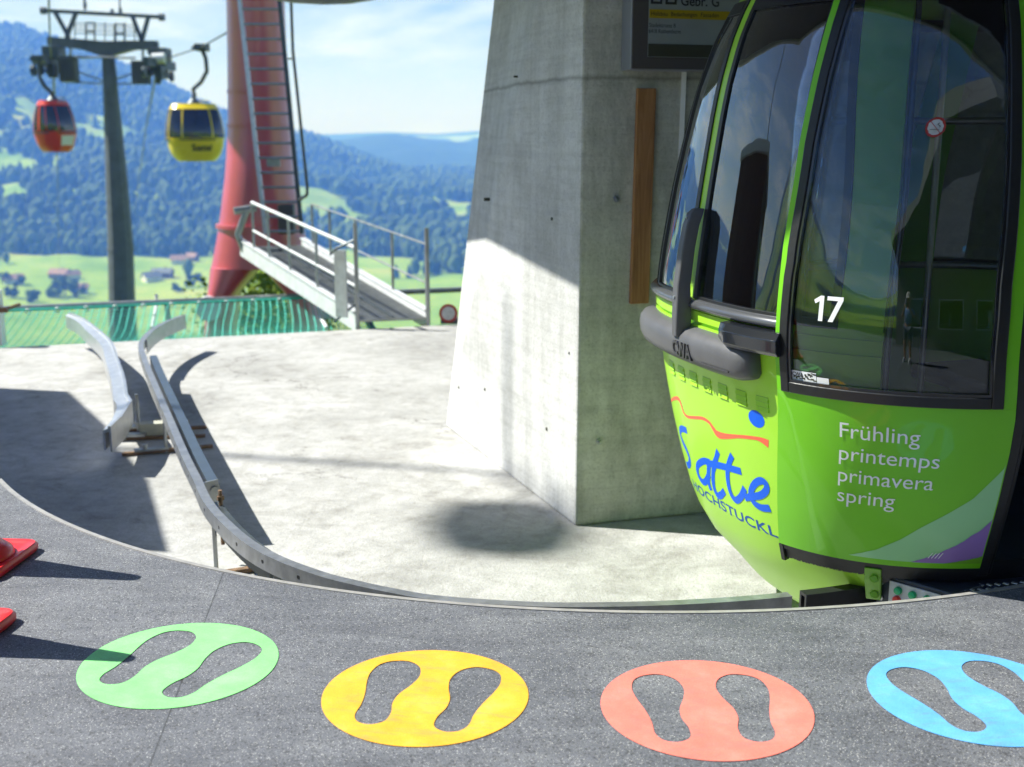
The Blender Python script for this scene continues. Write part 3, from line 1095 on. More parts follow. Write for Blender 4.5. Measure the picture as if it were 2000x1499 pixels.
# flared outer plate at the far end of the rail
far = [Vector(rpath[i]) for i in range(0, 14)]
mb = MB()
mb.rings([[p + Vector((0.03, -0.02, 0.012)), p + Vector((0.042, -0.03, 0.012)), p + Vector((0.042, -0.03, -0.125)), p + Vector((0.03, -0.02, -0.125))] for p in far])
obj("flare_plate", mb, M_alu_side, rail, smooth=40)

lr = thing("guide_rail", (-3.2, 9.5, -0.5), "short pale guide rail with bent ends, left of the long curved rail", "guide rail")
lpath = catmull([(-4.40, 11.62, -0.16), (-4.16, 11.32, -0.17), (-3.86, 10.82, -0.18), (-3.50, 10.15, -0.19), (-3.22, 9.46, -0.2), (-2.90, 8.64, -0.2), (-2.69, 8.05, -0.2)], 5) + [(-2.60, 7.86, -0.2)]
PL = [Vector(p) for p in lpath] + [Vector((-2.575, 7.72, -0.2)), Vector((-2.52, 7.40, -0.2)), Vector((-2.50, 7.12, -0.2))]
mb = MB()
sec = []
for i, p in enumerate(PL):
    d = PL[min(i + 1, len(PL) - 1)] - PL[max(i - 1, 0)]
    d.z = 0
    d.normalize()
    s = Vector((d.y, -d.x, 0))
    w_ = np.interp(i, [0, 3, 10, len(PL) - 4, len(PL) - 1], [0.05, 0.055, 0.095, 0.10, 0.05])
    sec.append([p + Vector((0, 0, 0.014)), p + s * 0.02 + Vector((0, 0, 0.014)), p + s * 0.02, p + s * w_ + Vector((0, 0, -0.012)), p + s * w_ + Vector((0, 0, -0.14)), p + s * (w_ - 0.012) + Vector((0, 0, -0.14)),
                p + s * (w_ - 0.012) + Vector((0, 0, -0.03)), p + s * 0.012 + Vector((0, 0, -0.02)), p + s * 0.012 + Vector((0, 0, -0.15)), p + Vector((0, 0, -0.15))])
mb.rings(sec)
obj("beam", mb, M_alu, lr, smooth=40)
for (x, y, l) in ((-2.70, 8.20, 0.8), (-2.72, 7.95, 0.9)):
    mb = MB()
    mb.tube([(x + 0.02, y, -0.49), (x + 0.02, y, -0.22)], 0.013, 8)
    mb.tube([(x + 0.02, y, -0.45), (x + 0.02, y, -0.42)], 0.024, 6)
    obj("support_rod", mb, M_alu_side, lr, smooth=40)
    mb = MB()
    mb.beam((x - 0.12, y, -0.488), (x + l * 0.75 - 0.12, y + 0.10, -0.488), 0.036, 0.02)
    obj("foot_bar", mb, M_rust, lr)
    mb = MB()
    mb.beam((x - 0.12, y, -0.46), (x + 0.16, y + 0.03, -0.46), 0.08, 0.014)
    obj("clamp_plate", mb, M_alu_side, lr)
mb = MB()
mb.beam((-2.62, 8.05, -0.44), (-2.30, 8.12, -0.44), 0.10, 0.09)
obj("cross_tube", mb, plain("pale_tube", (0.50, 0.50, 0.42), 0.6, var=0.3), lr)

# ------------------------------------------------------------------ safety net along the pit's far edge
net = thing("safety_net", (-4.5, 13.0, -0.6), "green rope safety net stretched from the pit edge to a pale rail", "safety net")
n0, n1 = -3.2, 3.95


def net_pt(s, t):
    """s along the edge, t across 0..1"""
    e = edge_pt(s)
    q_ = e + EDN * (0.02 + 2.42 * t)
    sag = -0.16 * math.sin(math.pi * t) * (0.75 + 0.25 * math.sin(s * 2.1))
    return Vector((q_.x + 0.012 * math.sin(7 * t + s * 3), q_.y, -0.56 + 0.10 * t + sag))


mb = MB()
ss = np.arange(n0 - 0.3, n1, 0.088)
for s_ in ss:
    mb.tube([net_pt(s_ + 0.30 * t, t) for t in np.linspace(0, 1, 9)], 0.0058, 4, caps=False)
for t in np.linspace(0.02, 0.98, 24):
    mb.tube([net_pt(s_, t) for s_ in np.linspace(n0, n1 + 0.05, 40)], 0.0042, 4, caps=False)
obj("mesh", mb, M_net, net, smooth=60, recalc=False)
mb = MB()
ra, rb = edge_pt(-6.0) + EDN * 2.45, edge_pt(12) + EDN * 2.45
mb.tube([(ra.x, ra.y, -0.44), (rb.x, rb.y, -0.44)], 0.036, 10)
obj("rail", mb, M_alu_side, net, smooth=40)
mb = MB()
mb.tube([net_pt(s_, 0.985) + Vector((0, 0, 0.01)) for s_ in np.linspace(n0, n1, 60)], 0.014, 6)
obj("edge_rope", mb, M_net, net, smooth=40)
ring_me = None
for s_ in np.arange(n0 + 0.35, n1, 0.33):
    c = edge_pt(s_) + EDN * 2.43
    if ring_me is None:
        mb = MB()
        mb.tube([Vector((c.x + 0.026 * math.cos(a), c.y - 0.045, -0.475 + 0.03 * math.sin(a))) for a in np.linspace(0, 2 * math.pi, 11)], 0.008, 6)
        ring_me = obj("ring", mb, M_white, net, smooth=60)
        ring0 = c
    else:
        o = ring_me.copy()
        sc.collection.objects.link(o)
        o.parent = net
        o.location = (c.x - ring0.x, c.y - ring0.y, 0)
for px in (308, 620):
    mb = MB()
    c = atz(px, 583, -0.46)
    mb.tube([c + Vector((0, -0.06, 0.06)), c + Vector((0.01, -0.08, -0.04)), c + Vector((0.10, -0.5, -0.14)), c + Vector((0.32, -1.35, -0.16))], 0.022, 6)
    obj("strap", mb, M_white, net, smooth=50)
for s_ in np.arange(-5.5, 12, 2.4):
    mb = MB()
    q0 = edge_pt(s_)
    q1 = q0 + EDN * 2.45
    mb.beam((q0.x, q0.y, -1.3), (q1.x, q1.y, -0.50), 0.06, 0.08)
    obj("outrigger", mb, M_steel_dark, net)

mb = MB()
fp = atY(-2, 690, 11.75)
mb.box((fp.x - 0.06, fp.y - 0.06, -0.5), (fp.x + 0.065, fp.y + 0.06, 0.06))
fpost = thing("fence_post", (fp.x, fp.y, -0.5), "white square post at the left end of the green net", "post")
obj("shaft", mb, M_white, fpost, bevel=0.006)
mb = MB()
mb.beam((fp.x - 0.3, fp.y - 0.08, -0.13), (fp.x + 0.16, fp.y - 0.08, -0.13), 0.03, 0.05)
mb.tube([(fp.x + 0.12, fp.y - 0.1, -0.13), (fp.x + 0.12, fp.y + 0.3, -0.13)], 0.02, 8)
obj("bracket", mb, M_rust, fpost)

# railing standing past the hut: its bars throw the fine shadows at the far left of the pit
rl = thing("hut_railing", (-6.2, 11.2, -0.5), "plain steel railing beside the hut at the pit's far left", "railing")
for (zz, rr) in ((0.62, 0.035), (0.47, 0.025)):
    mb = MB()
    mb.tube([(-6.05, 10.45, zz), (-6.35, 11.9, zz)], rr, 8)
    obj("rail", mb, M_alu_side, rl, smooth=40)
for k in range(9):
    y = 10.5 + k * 0.17
    x = -6.05 - (y - 10.45) * 0.207
    mb = MB()
    mb.tube([(x, y, -0.5), (x, y, 0.6)], 0.008 if k % 8 else 0.025, 6)
    obj("post", mb, M_alu_side, rl, smooth=40)

# ------------------------------------------------------------------ gangway up to the red tower
gw = thing("gangway", (-1.3, 12.9, -0.5), "sloping aluminium gangway with handrails leading up to the red tower", "gangway")
gA, gB = Vector((-1.70, 12.83, -0.50)), Vector((-0.94, 13.03, -0.50))
gC = Vector((-3.63, 15.85, 0.03))
gD = gC + Vector((0.78, 0.24, 0))
up = Vector((0, 0, 1))


def side(a, b, t):
    return a + (b - a) * t


for a, b in ((gA, gC), (gB, gD)):
    mb = MB()
    d = (b - a)
    mb.beam(a + up * 0.06, b + up * 0.06, 0.045, 0.20)
    mb.beam(a + up * 0.17, b + up * 0.17, 0.075, 0.02)
    obj("side_beam", mb, M_gang, gw)
mb = MB()
for k in range(78):
    t = 0.005 + k * 0.99 / 78
    a, b = side(gA, gC, t) + up * 0.075, side(gB, gD, t) + up * 0.075
    w = (b - a).normalized() * 0.03
    mb.beam(a + w, b - w, 0.034, 0.03)
obj("deck", mb, M_alu_side, gw)
mb = MB()
a, b = side(gA, gC, 0.01) + up * 0.098, side(gA, gC, 0.98) + up * 0.098
w = (gB - gA) * 0.52
mb.beam(a + w, b + w, 0.03, 0.012)
obj("joint_strip", mb, M_steel_dark, gw)


def up_pipe(name, a, b, r, mat, m=0.0):
    m_ = MB()
    m_.tube([a, b], r, 8)
    return obj(name, m_, mat, gw, smooth=40)


def hr(t, top, low=0.88):
    return low + (top - low) * t


for k, t in enumerate((0.0, 0.30, 0.53, 0.72, 0.87)):
    p = side(gA, gC, t)
    up_pipe("post", p + up * (-0.02 if k == 0 else 0.02), p + up * (1.14 if k == 0 else hr(t, 0.74)), 0.024 if k == 0 else 0.017, M_alu_side)
for k, t in enumerate((0.0, 0.24, 0.52, 0.74, 0.90)):
    p = side(gB, gD, t)
    up_pipe("post", p, p + up * (1.08 if k == 0 else hr(t, 0.68, 0.90)), 0.026 if k == 0 else 0.017, M_alu_side)
for nm, r_, k_ in (("handrail", 0.022, 1.0), ("middle_rail", 0.017, 0.52)):
    mb = MB()
    mb.tube([gA + up * 0.88 * k_, side(gA, gC, 0.87) + up * hr(0.87, 0.74) * k_], r_, 8)
    obj(nm, mb, M_gang, gw, smooth=40)
    mb = MB()
    mb.tube([gB + up * 0.90 * k_, side(gB, gD, 0.90) + up * hr(0.90, 0.68, 0.90) * k_], 0.012, 8)
    obj(nm, mb, M_alu_side, gw, smooth=40)
# folded gate leaf beside the bottom post
gp = gA + Vector((-0.17, -0.02, 0))
mb = MB()
mb.beam(gp + Vector((-0.07, 0.05, 0.49)), gp + Vector((0.07, -0.03, 0.49)), 0.02, 0.74)
gate = obj("gate_leaf", mb, M_alu, gw, bevel=0.004)
mb = MB()
mb.tube([gp + Vector((-0.12, 0.10, 0.80)), gp + Vector((-0.05, 0.03, 0.87)), gA + up * 0.97], 0.014, 6)
mb.tube([gp + Vector((-0.10, 0.10, 0.06)), gp + Vector((-0.05, 0.03, 0.10)), gA + up * 0.28], 0.014, 6)
obj("gate_arm", mb, M_steel_dark, gw, smooth=40)
# bent pipe at the upper end
mb = MB()
mb.tube([gC + Vector((0.05, -0.05, 0.02)), gC + Vector((-0.03, -0.06, 0.25)), gC + Vector((0.10, -0.06, 0.56)), gC + Vector((0.12, -0.06, 0.60))], 0.045, 8)
mb.tube([gC + Vector((-0.05, -0.12, 0.56)), gC + Vector((0.22, -0.02, 0.60))], 0.05, 8)
obj("bent_pipe", mb, M_alu_side, gw, smooth=40)

# small round sign standing at the gangway foot
sp_ = atz(876, 634, -0.5)
sg = thing("round_sign", (sp_.x, sp_.y, -0.5), "small round white sign with a red ring standing at the gangway foot", "sign")
cz = -0.5 + 0.125
nrm = Vector((0.05, -1, 0.12)).normalized()
mb = MB()
mb.disc(Vector((sp_.x, sp_.y, cz)), nrm, 0.105, 0.012, 28)
obj("ring", mb, M_sign_red, sg, smooth=40)
mb = MB()
mb.disc(Vector((sp_.x, sp_.y, cz)) + nrm * 0.0125, nrm, 0.075, 0.003, 28)
obj("face", mb, M_sign_white, sg, smooth=40)
mb = MB()
mb.box((sp_.x - 0.09, sp_.y + 0.02, -0.5), (sp_.x + 0.13, sp_.y + 0.16, -0.44))
mb.beam((sp_.x, sp_.y + 0.03, -0.45), (sp_.x, sp_.y + 0.03, -0.34), 0.03, 0.02, up=(0, 1, 0))
obj("foot", mb, M_steel_dark, sg)

# ------------------------------------------------------------------ red tower
TY = 19.0
tw = thing("ropeway_tower", (atY(512, 560, TY).x, TY, -3.0), "thick red tubular ropeway tower with a caged ladder and splayed legs", "tower")
prof = [(-260, 440, 550), (-120, 442, 552), (0, 443, 555), (100, 445, 559), (180, 446, 563), (250, 446, 567), (310, 443, 571), (350, 440, 575), (400, 434, 584), (440, 429, 592), (480, 422, 600), (520, 414, 610)]
rings_ = []
for (py, xa, xb) in prof:
    a, b = atY(xa, py, TY), atY(xb, py, TY)
    cx, hw_ = (a.x + b.x) / 2, (b.x - a.x) / 2
    hd = min(hw_, 0.55)
    rings_.append([Vector((cx + hw_ * math.cos(t), TY + hd * math.sin(t), a.z)) for t in np.linspace(0, 2 * math.pi, 41)[:-1]])
mb = MB()
mb.rings(rings_[::-1])
obj("column", mb, M_red_tower, tw, smooth=60)
# two legs joined by an arch
zt = atY(512, 520, TY).z
xl, xr = atY(414, 520, TY).x, atY(610, 520, TY).x
xm = (xl + xr) / 2


def leg(sgn):
    m_ = MB()
    secs = []
    for k in range(13):
        t = k / 12
        z = zt + 0.004 - t * 2.6
        xo = (xr - xm) * sgn * (1 + 0.44 * t)
        inner = 0.0 if t < 0.02 else (xr - xm) * sgn * min(0.40 + 0.50 * t, (0.24 if k == 1 else 9))
        xi = inner
        xa, xb = sorted((xm + xo, xm + xi))
        cx, hw_ = (xa + xb) / 2, (xb - xa) / 2
        secs.append([Vector((cx + hw_ * (abs(math.cos(a)) ** 0.75) * (1 if math.cos(a) > 0 else -1), TY + 0.50 * math.sin(a), z)) for a in np.linspace(0, 2 * math.pi, 29)[:-1]])
    m_.rings(secs[::-1])
    return m_


for sgn in (-1, 1):
    obj("leg", leg(sgn), M_red_tower, tw, smooth=60)
for py in (180, 247, 441):
    xa, xb = np.interp(py, [p[0] for p in prof], [p[1] for p in prof]), np.interp(py, [p[0] for p in prof], [p[2] for p in prof])
    a, b = atY(xa, py, TY), atY(xb, py, TY)
    cx, hw_ = (a.x + b.x) / 2, (b.x - a.x) / 2 + (0.05 if py > 400 else 0.012)
    hd = min(hw_, 0.56 if py < 400 else 0.6)
    mb = MB()
    mb.rings([[Vector((cx + hw_ * math.cos(t), TY + hd * math.sin(t), z)) for t in np.linspace(0, 2 * math.pi, 41)[:-1]] for z in (a.z - 0.03, a.z + 0.03)])
    obj("flange", mb, M_red_tower, tw, smooth=40)
hx = atY(500, 0, TY).x
mb = MB()
mb.rings([[Vector((hx + dx, TY + dy, 8.0 + dz)) for dx, dy, dz in q_] for q_ in (
    [(-6.2, 0.5, 0), (-6.2, 2.3, 0), (-6.2, 2.3, 0.5), (-6.2, 0.5, 0.5)], [(-0.5, -0.9, -0.3), (-0.5, 0.9, -0.3), (-0.5, 0.9, 0.6), (-0.5, -0.9, 0.6)],
    [(0.9, -0.8, -0.2), (0.9, 0.8, -0.2), (0.9, 0.8, 0.5), (0.9, -0.8, 0.5)])])
mb.rings([[Vector((hx + 0.5 * math.cos(t), TY + 0.5 * math.sin(t), z)) for t in np.linspace(0, 2 * math.pi, 25)[:-1]] for z in (5.2, 7.9)])
obj("crossarm", mb, M_red_tower, tw, smooth=40)  # unseen arm, added towards the sun to keep the upper column shaded


def lad(py, side_):
    xs = (468, 512) if side_ < 0 else (546, 584)
    Y = np.interp(py, [0, 400], [17.95, 17.55])
    return atY(np.interp(py, [0, 395], xs), py, Y)


for sd in (-1, 1):
    mb = MB()
    a, b = lad(-120, sd), lad(470 if sd > 0 else 440, sd)
    a = lad(0, sd) + (lad(0, sd) - lad(395, sd)) * 0.5
    b = lad(395, sd) + (lad(395, sd) - lad(0, sd)) * 0.16
    mb.beam(a, b, 0.055, 0.07, up=(0, 1, 0))
    obj("ladder_rail", mb, M_alu if sd < 0 else M_steel_dark, tw)
rung0 = None
for py in range(-40, 460, 29):
    mb = MB()
    def ext(sd):
        return lad(0, sd) + (lad(395, sd) - lad(0, sd)) * (py / 395)
    mb.tube([ext(-1), ext(1)], 0.02, 8)
    obj("rung", mb, M_alu_side, tw, smooth=40)
mb = MB()
a, b = atY(566, -60, 17.6), atY(600, 365, 17.3)
mb.tube([a, atY(572, 100, 17.55), b, atY(600, 380, 17.35), atY(584, 392, 17.5)], 0.022, 8)
for py in (115, 385):
    mb.tube([atY(574 + (py - 100) * 0.085, py, 17.5), lad(py, 1)], 0.015, 6)
obj("ladder_guard", mb, M_cable, tw, smooth=40)
mb = MB()
p = atY(534, 318, 18.3)
mb.box((p.x - 0.10, p.y - 0.02, p.z - 0.06), (p.x + 0.10, p.y + 0.02, p.z + 0.06))
obj("plate", mb, M_alu_side, tw)
mb = MB()
p = atY(560, 425, 18.3)
mb.box((p.x - 0.12, p.y - 0.1, p.z - 0.25), (p.x + 0.12, p.y + 0.1, p.z + 0.2))
obj("junction_box", mb, M_signframe, tw, bevel=0.01)
for (xa, py) in ((405, 604), (640, 600)):
    p = atY(xa, py, TY - 0.55)
    mb = MB()
    mb.disc(p + Vector((0, 0.12, 0)), (0.15, -1, 0), 0.20, 0.10, 18)
    obj("leg_cap", mb, M_white, tw, smooth=40)

# ------------------------------------------------------------------ grey ropeway pylon
PY = 56.0
k_ = PY


def pp(px, py, dy=0.0):
    return atY(px, py, PY + dy)


pyl = thing("ropeway_pylon", (pp(240, 600).x, PY, -14), "grey steel ropeway pylon with a T-shaped crossarm beyond the net", "pylon")
mb = MB()
secs = []
for (py, xa, xb) in ((84, 199, 221), (200, 203, 232), (330, 207, 246), (480, 212, 259), (600, 214, 263), (820, 218, 276)):
    a, b = pp(xa, py), pp(xb, py)
    cx, hw_ = (a.x + b.x) / 2, (b.x - a.x) / 2
    secs.append([Vector((cx + hw_ * math.cos(t) * 1.04, PY + hw_ * math.sin(t), a.z)) for t in np.linspace(0.2, 2 * math.pi + 0.2, 13)[:-1]])
mb.rings(secs[::-1])
obj("mast", mb, M_grey_steel, pyl, smooth=20)
mb = MB()
a = pp(236, 487)
mb.rings([[Vector((a.x + 0.62 * math.cos(t), PY + 0.62 * math.sin(t), z)) for t in np.linspace(0.2, 2 * math.pi + 0.2, 13)[:-1]] for z in (a.z - 0.08, a.z + 0.08)])
obj("flange", mb, M_grey_steel, pyl)
mb = MB()
A, B = pp(96, 84), pp(308, 92)
mid = pp(208, 96)
mb.rings([[A + Vector((0, -0.25, -0.12)), A + Vector((0, 0.25, -0.12)), A + Vector((0, 0.25, 0.26)), A + Vector((0, -0.25, 0.26))],
          [pp(160, 86) + Vector((0, -0.3, -0.25)), pp(160, 86) + Vector((0, 0.3, -0.25)), pp(160, 82) + Vector((0, 0.3, 0.1)), pp(160, 82) + Vector((0, -0.3, 0.1))],
          [mid + Vector((0, -0.35, -0.38)), mid + Vector((0, 0.35, -0.38)), mid + Vector((0, 0.35, 0.32)), mid + Vector((0, -0.35, 0.32))],
          [pp(262, 88) + Vector((0, -0.3, -0.22)), pp(262, 88) + Vector((0, 0.3, -0.22)), pp(262, 86) + Vector((0, 0.3, 0.12)), pp(262, 86) + Vector((0, -0.3, 0.12))],
          [B + Vector((0, -0.25, -0.12)), B + Vector((0, 0.25, -0.12)), B + Vector((0, 0.25, 0.26)), B + Vector((0, -0.25, 0.26))]])
obj("crossarm", mb, M_grey_steel, pyl)
mb = MB()
mb.beam(pp(84, 21), pp(317, 34), 0.16, 0.16)
for x in (85, 316):
    p = pp(x, 21 if x < 100 else 34)
    mb.tube([p - Vector((0.12, 0, 0)), p + Vector((0.12, 0, 0))], 0.17, 10)
for (x, y) in ((166, 12), (219, 24), (235, 22)):
    mb.beam(pp(x, y + 4), pp(x, y - 6), 0.12, 0.12, up=(0, 1, 0))
mb.beam(pp(166, 20), pp(164, -30), 0.09, 0.09, up=(0, 1, 0))
mb.beam(pp(234, 20), pp(233, -30), 0.06, 0.06, up=(0, 1, 0))
obj("gantry_beam", mb, M_grey_steel, pyl)
for (xt0, xt1, xb_, yb, yt) in ((108, 148, 132, 68, 25), (258, 290, 277, 80, 31)):
    mb = MB()
    mb.beam(pp(xt0, yt), pp(xb_, yb), 0.17, 0.17, up=(0, 1, 0))
    mb.beam(pp(xt1, yt + 2), pp(xb_, yb), 0.17, 0.17, up=(0, 1, 0))
    mb.beam(pp(xb_, yb - 4), pp(xb_, yb + 16), 0.2, 0.2, up=(0, 1, 0))
    obj("strut", mb, M_grey_steel, pyl)
mb = MB()
for y in (46, 52, 59, 66):
    mb.tube([pp(145, y - 1, -0.6), pp(265, y + 4, -0.6)], 0.022, 5)
for x in (146, 168, 185, 205, 226, 244, 263):
    mb.tube([pp(x, 44, -0.6), pp(x, 82, -0.6)], 0.028, 5)
obj("railing", mb, M_cable, pyl, smooth=60)
for (x0_, x1_, y0_, y1_) in ((168, 185, 45, 62), (224, 243, 48, 66)):
    mb = MB()
    mb.beam(pp(x0_, y0_, -0.65), pp(x1_, y0_, -0.65), 0.06, 0.06)
    mb.beam(pp(x0_, y1_, -0.65), pp(x1_, y1_, -0.65), 0.06, 0.06)
    mb.beam(pp(x0_, y0_, -0.65), pp(x0_, y1_ + 18, -0.65), 0.06, 0.06, up=(0, 1, 0))
    mb.beam(pp(x1_, y0_, -0.65), pp(x1_, y1_ + 18, -0.65), 0.06, 0.06, up=(0, 1, 0))
    obj("gate_frame", mb, M_steel_dark, pyl)
for (xa, ya, xb_, yb) in ((150, 111, 265, 114), (115, 113, 205, 112)):
    mb = MB()
    mb.tube([pp(xa, ya, -0.5), pp(xb_, yb, -0.5)], 0.05, 8)
    obj("cross_pipe", mb, M_alu_side, pyl, smooth=40)
for (xa, ya, xb_, yb) in ((150, 140, 200, 158), (262, 143, 222, 156), (120, 160, 200, 164), (262, 164, 222, 164)):
    mb = MB()
    mb.tube([pp(xa, ya), pp(xb_, yb)], 0.04, 6)
    obj("brace", mb, M_alu_side, pyl, smooth=40)
# work baskets
for (xa, xb_, ya, yb) in ((121, 148, 112, 160), (262, 290, 122, 165)):
    mb = MB()
    a, b = pp(xa, yb, -0.4), pp(xb_, ya, -0.4)
    for k in range(9):
        z = a.z + (b.z - a.z) * k / 8
        mb.box((a.x, a.y - 0.3, z), (b.x, a.y + 0.3, z + 0.055))
    mb.box((a.x, a.y - 0.3, a.z), (a.x + 0.06, a.y + 0.3, b.z))
    mb.box((b.x - 0.06, a.y - 0.3, a.z), (b.x, a.y + 0.3, b.z))
    mb.box((a.x, a.y + 0.28, a.z), (b.x, a.y + 0.3, b.z))
    obj("work_basket", mb, plain("basket_grey", (0.22, 0.23, 0.22), 0.6), pyl)
    mb = MB()
    mb.beam(pp((xa + xb_) / 2 + 3, ya + 2, -0.2), pp((xa + xb_) / 2 + 3, 85, -0.2), 0.1, 0.1, up=(0, 1, 0))
    obj("hanger_bar", mb, M_alu_side, pyl)
# sheave trains
for (cx, cy, sg_) in ((104, 125, 1), (312, 128, -1)):
    mb = MB()
    c = pp(cx, cy)
    mb.box((c.x - 0.10, c.y - 2.2, c.z - 0.15), (c.x + 0.14, c.y + 2.2, c.z + 0.25))
    mb.box((c.x - 0.30, c.y - 0.5, c.z + 0.2), (c.x + 0.45, c.y + 0.5, c.z + 0.75))
    mb.box((c.x + 0.05, c.y - 0.9, c.z - 0.65), (c.x + 0.32, c.y - 0.3, c.z - 0.05))
    tr = obj("sheave_train", mb, M_steel_dark, pyl, bevel=0.02)
    for k in range(6):
        yy = c.y - 2.2 + k * 0.86
        mb = MB()
        mb.disc(Vector((c.x - 0.14, yy, c.z - 0.28 - 0.02 * (k - 2.5) ** 2)), (1, 0, 0), 0.24, 0.14, 16)
        obj("wheel", mb, M_black_rubber if k % 2 else M_steel_dark, tr, smooth=40)
    if sg_ < 0:
        mb = MB()
        mb.beam(pp(318, 132), pp(331, 108), 0.14, 0.14, up=(0, 1, 0))
        mb.beam(pp(290, 96), pp(309, 96), 0.4, 0.5)
        mb.tube([pp(312, 140, -0.6), pp(308, 165, -0.6)], [0.25, 0.1], 8)
        obj("catcher_arm", mb, M_steel_dark, tr)
        mb = MB()
        p = pp(298, 115, -0.8)
        mb.tube([p, p + Vector((0.55, 0, 0.02))], 0.24, 12)
        obj("cover", mb, M_white, tr, smooth=40)

# ropes
def cable(pts, r, label, group="haul ropes of the gondola lift"):
    m_ = MB()
    m_.tube(pts, r, 6)
    return obj("haul_rope", m_, M_cable, smooth=60, base=pts[0], label=label, cat="cable", group=group)


GR_R, GR_Y = 50.0, 47.5
cable([pp(100, 122), atY(97, 60, 44), atY(93, -80, 26)], 0.03, "thin steel rope rising past the left end of the pylon crossarm")
cable([pp(322, 116), atY(392, 93, GR_Y), atY(440, 66, 38), atY(620, -60, 20)], 0.03, "thin steel rope from the pylon over the yellow cabin towards the red tower")
cable([pp(104, 134), atY(112, 330, 180), atY(116, 545, 700)], 0.06, "thin rope falling from the pylon's left end into the valley")
cable([pp(306, 138), atY(285, 250, 120), atY(262, 420, 360)], 0.06, "thin rope falling from the pylon's right end into the valley")

# ------------------------------------------------------------------ gondola surface
ZK = np.array([-.35, -.15, .04, .35, .65, .8, 1.0, 1.4, 1.8, 2.1, 2.3])
AK = np.array([.70, .941, 1.016, 1.087, 1.135, 1.165, 1.163, 1.112, 1.05, .956, .80])
BK = np.array([.60, .82, .9, 1.015, 1.09, 1.085, 1.08, 1.0, .835, .68, .48])
NEX = 2.63


def sm(z, Kv):
    h = .12
    return float(.25 * np.interp(z - h, ZK, Kv) + .5 * np.interp(z, ZK, Kv) + .25 * np.interp(z + h, ZK, Kv))


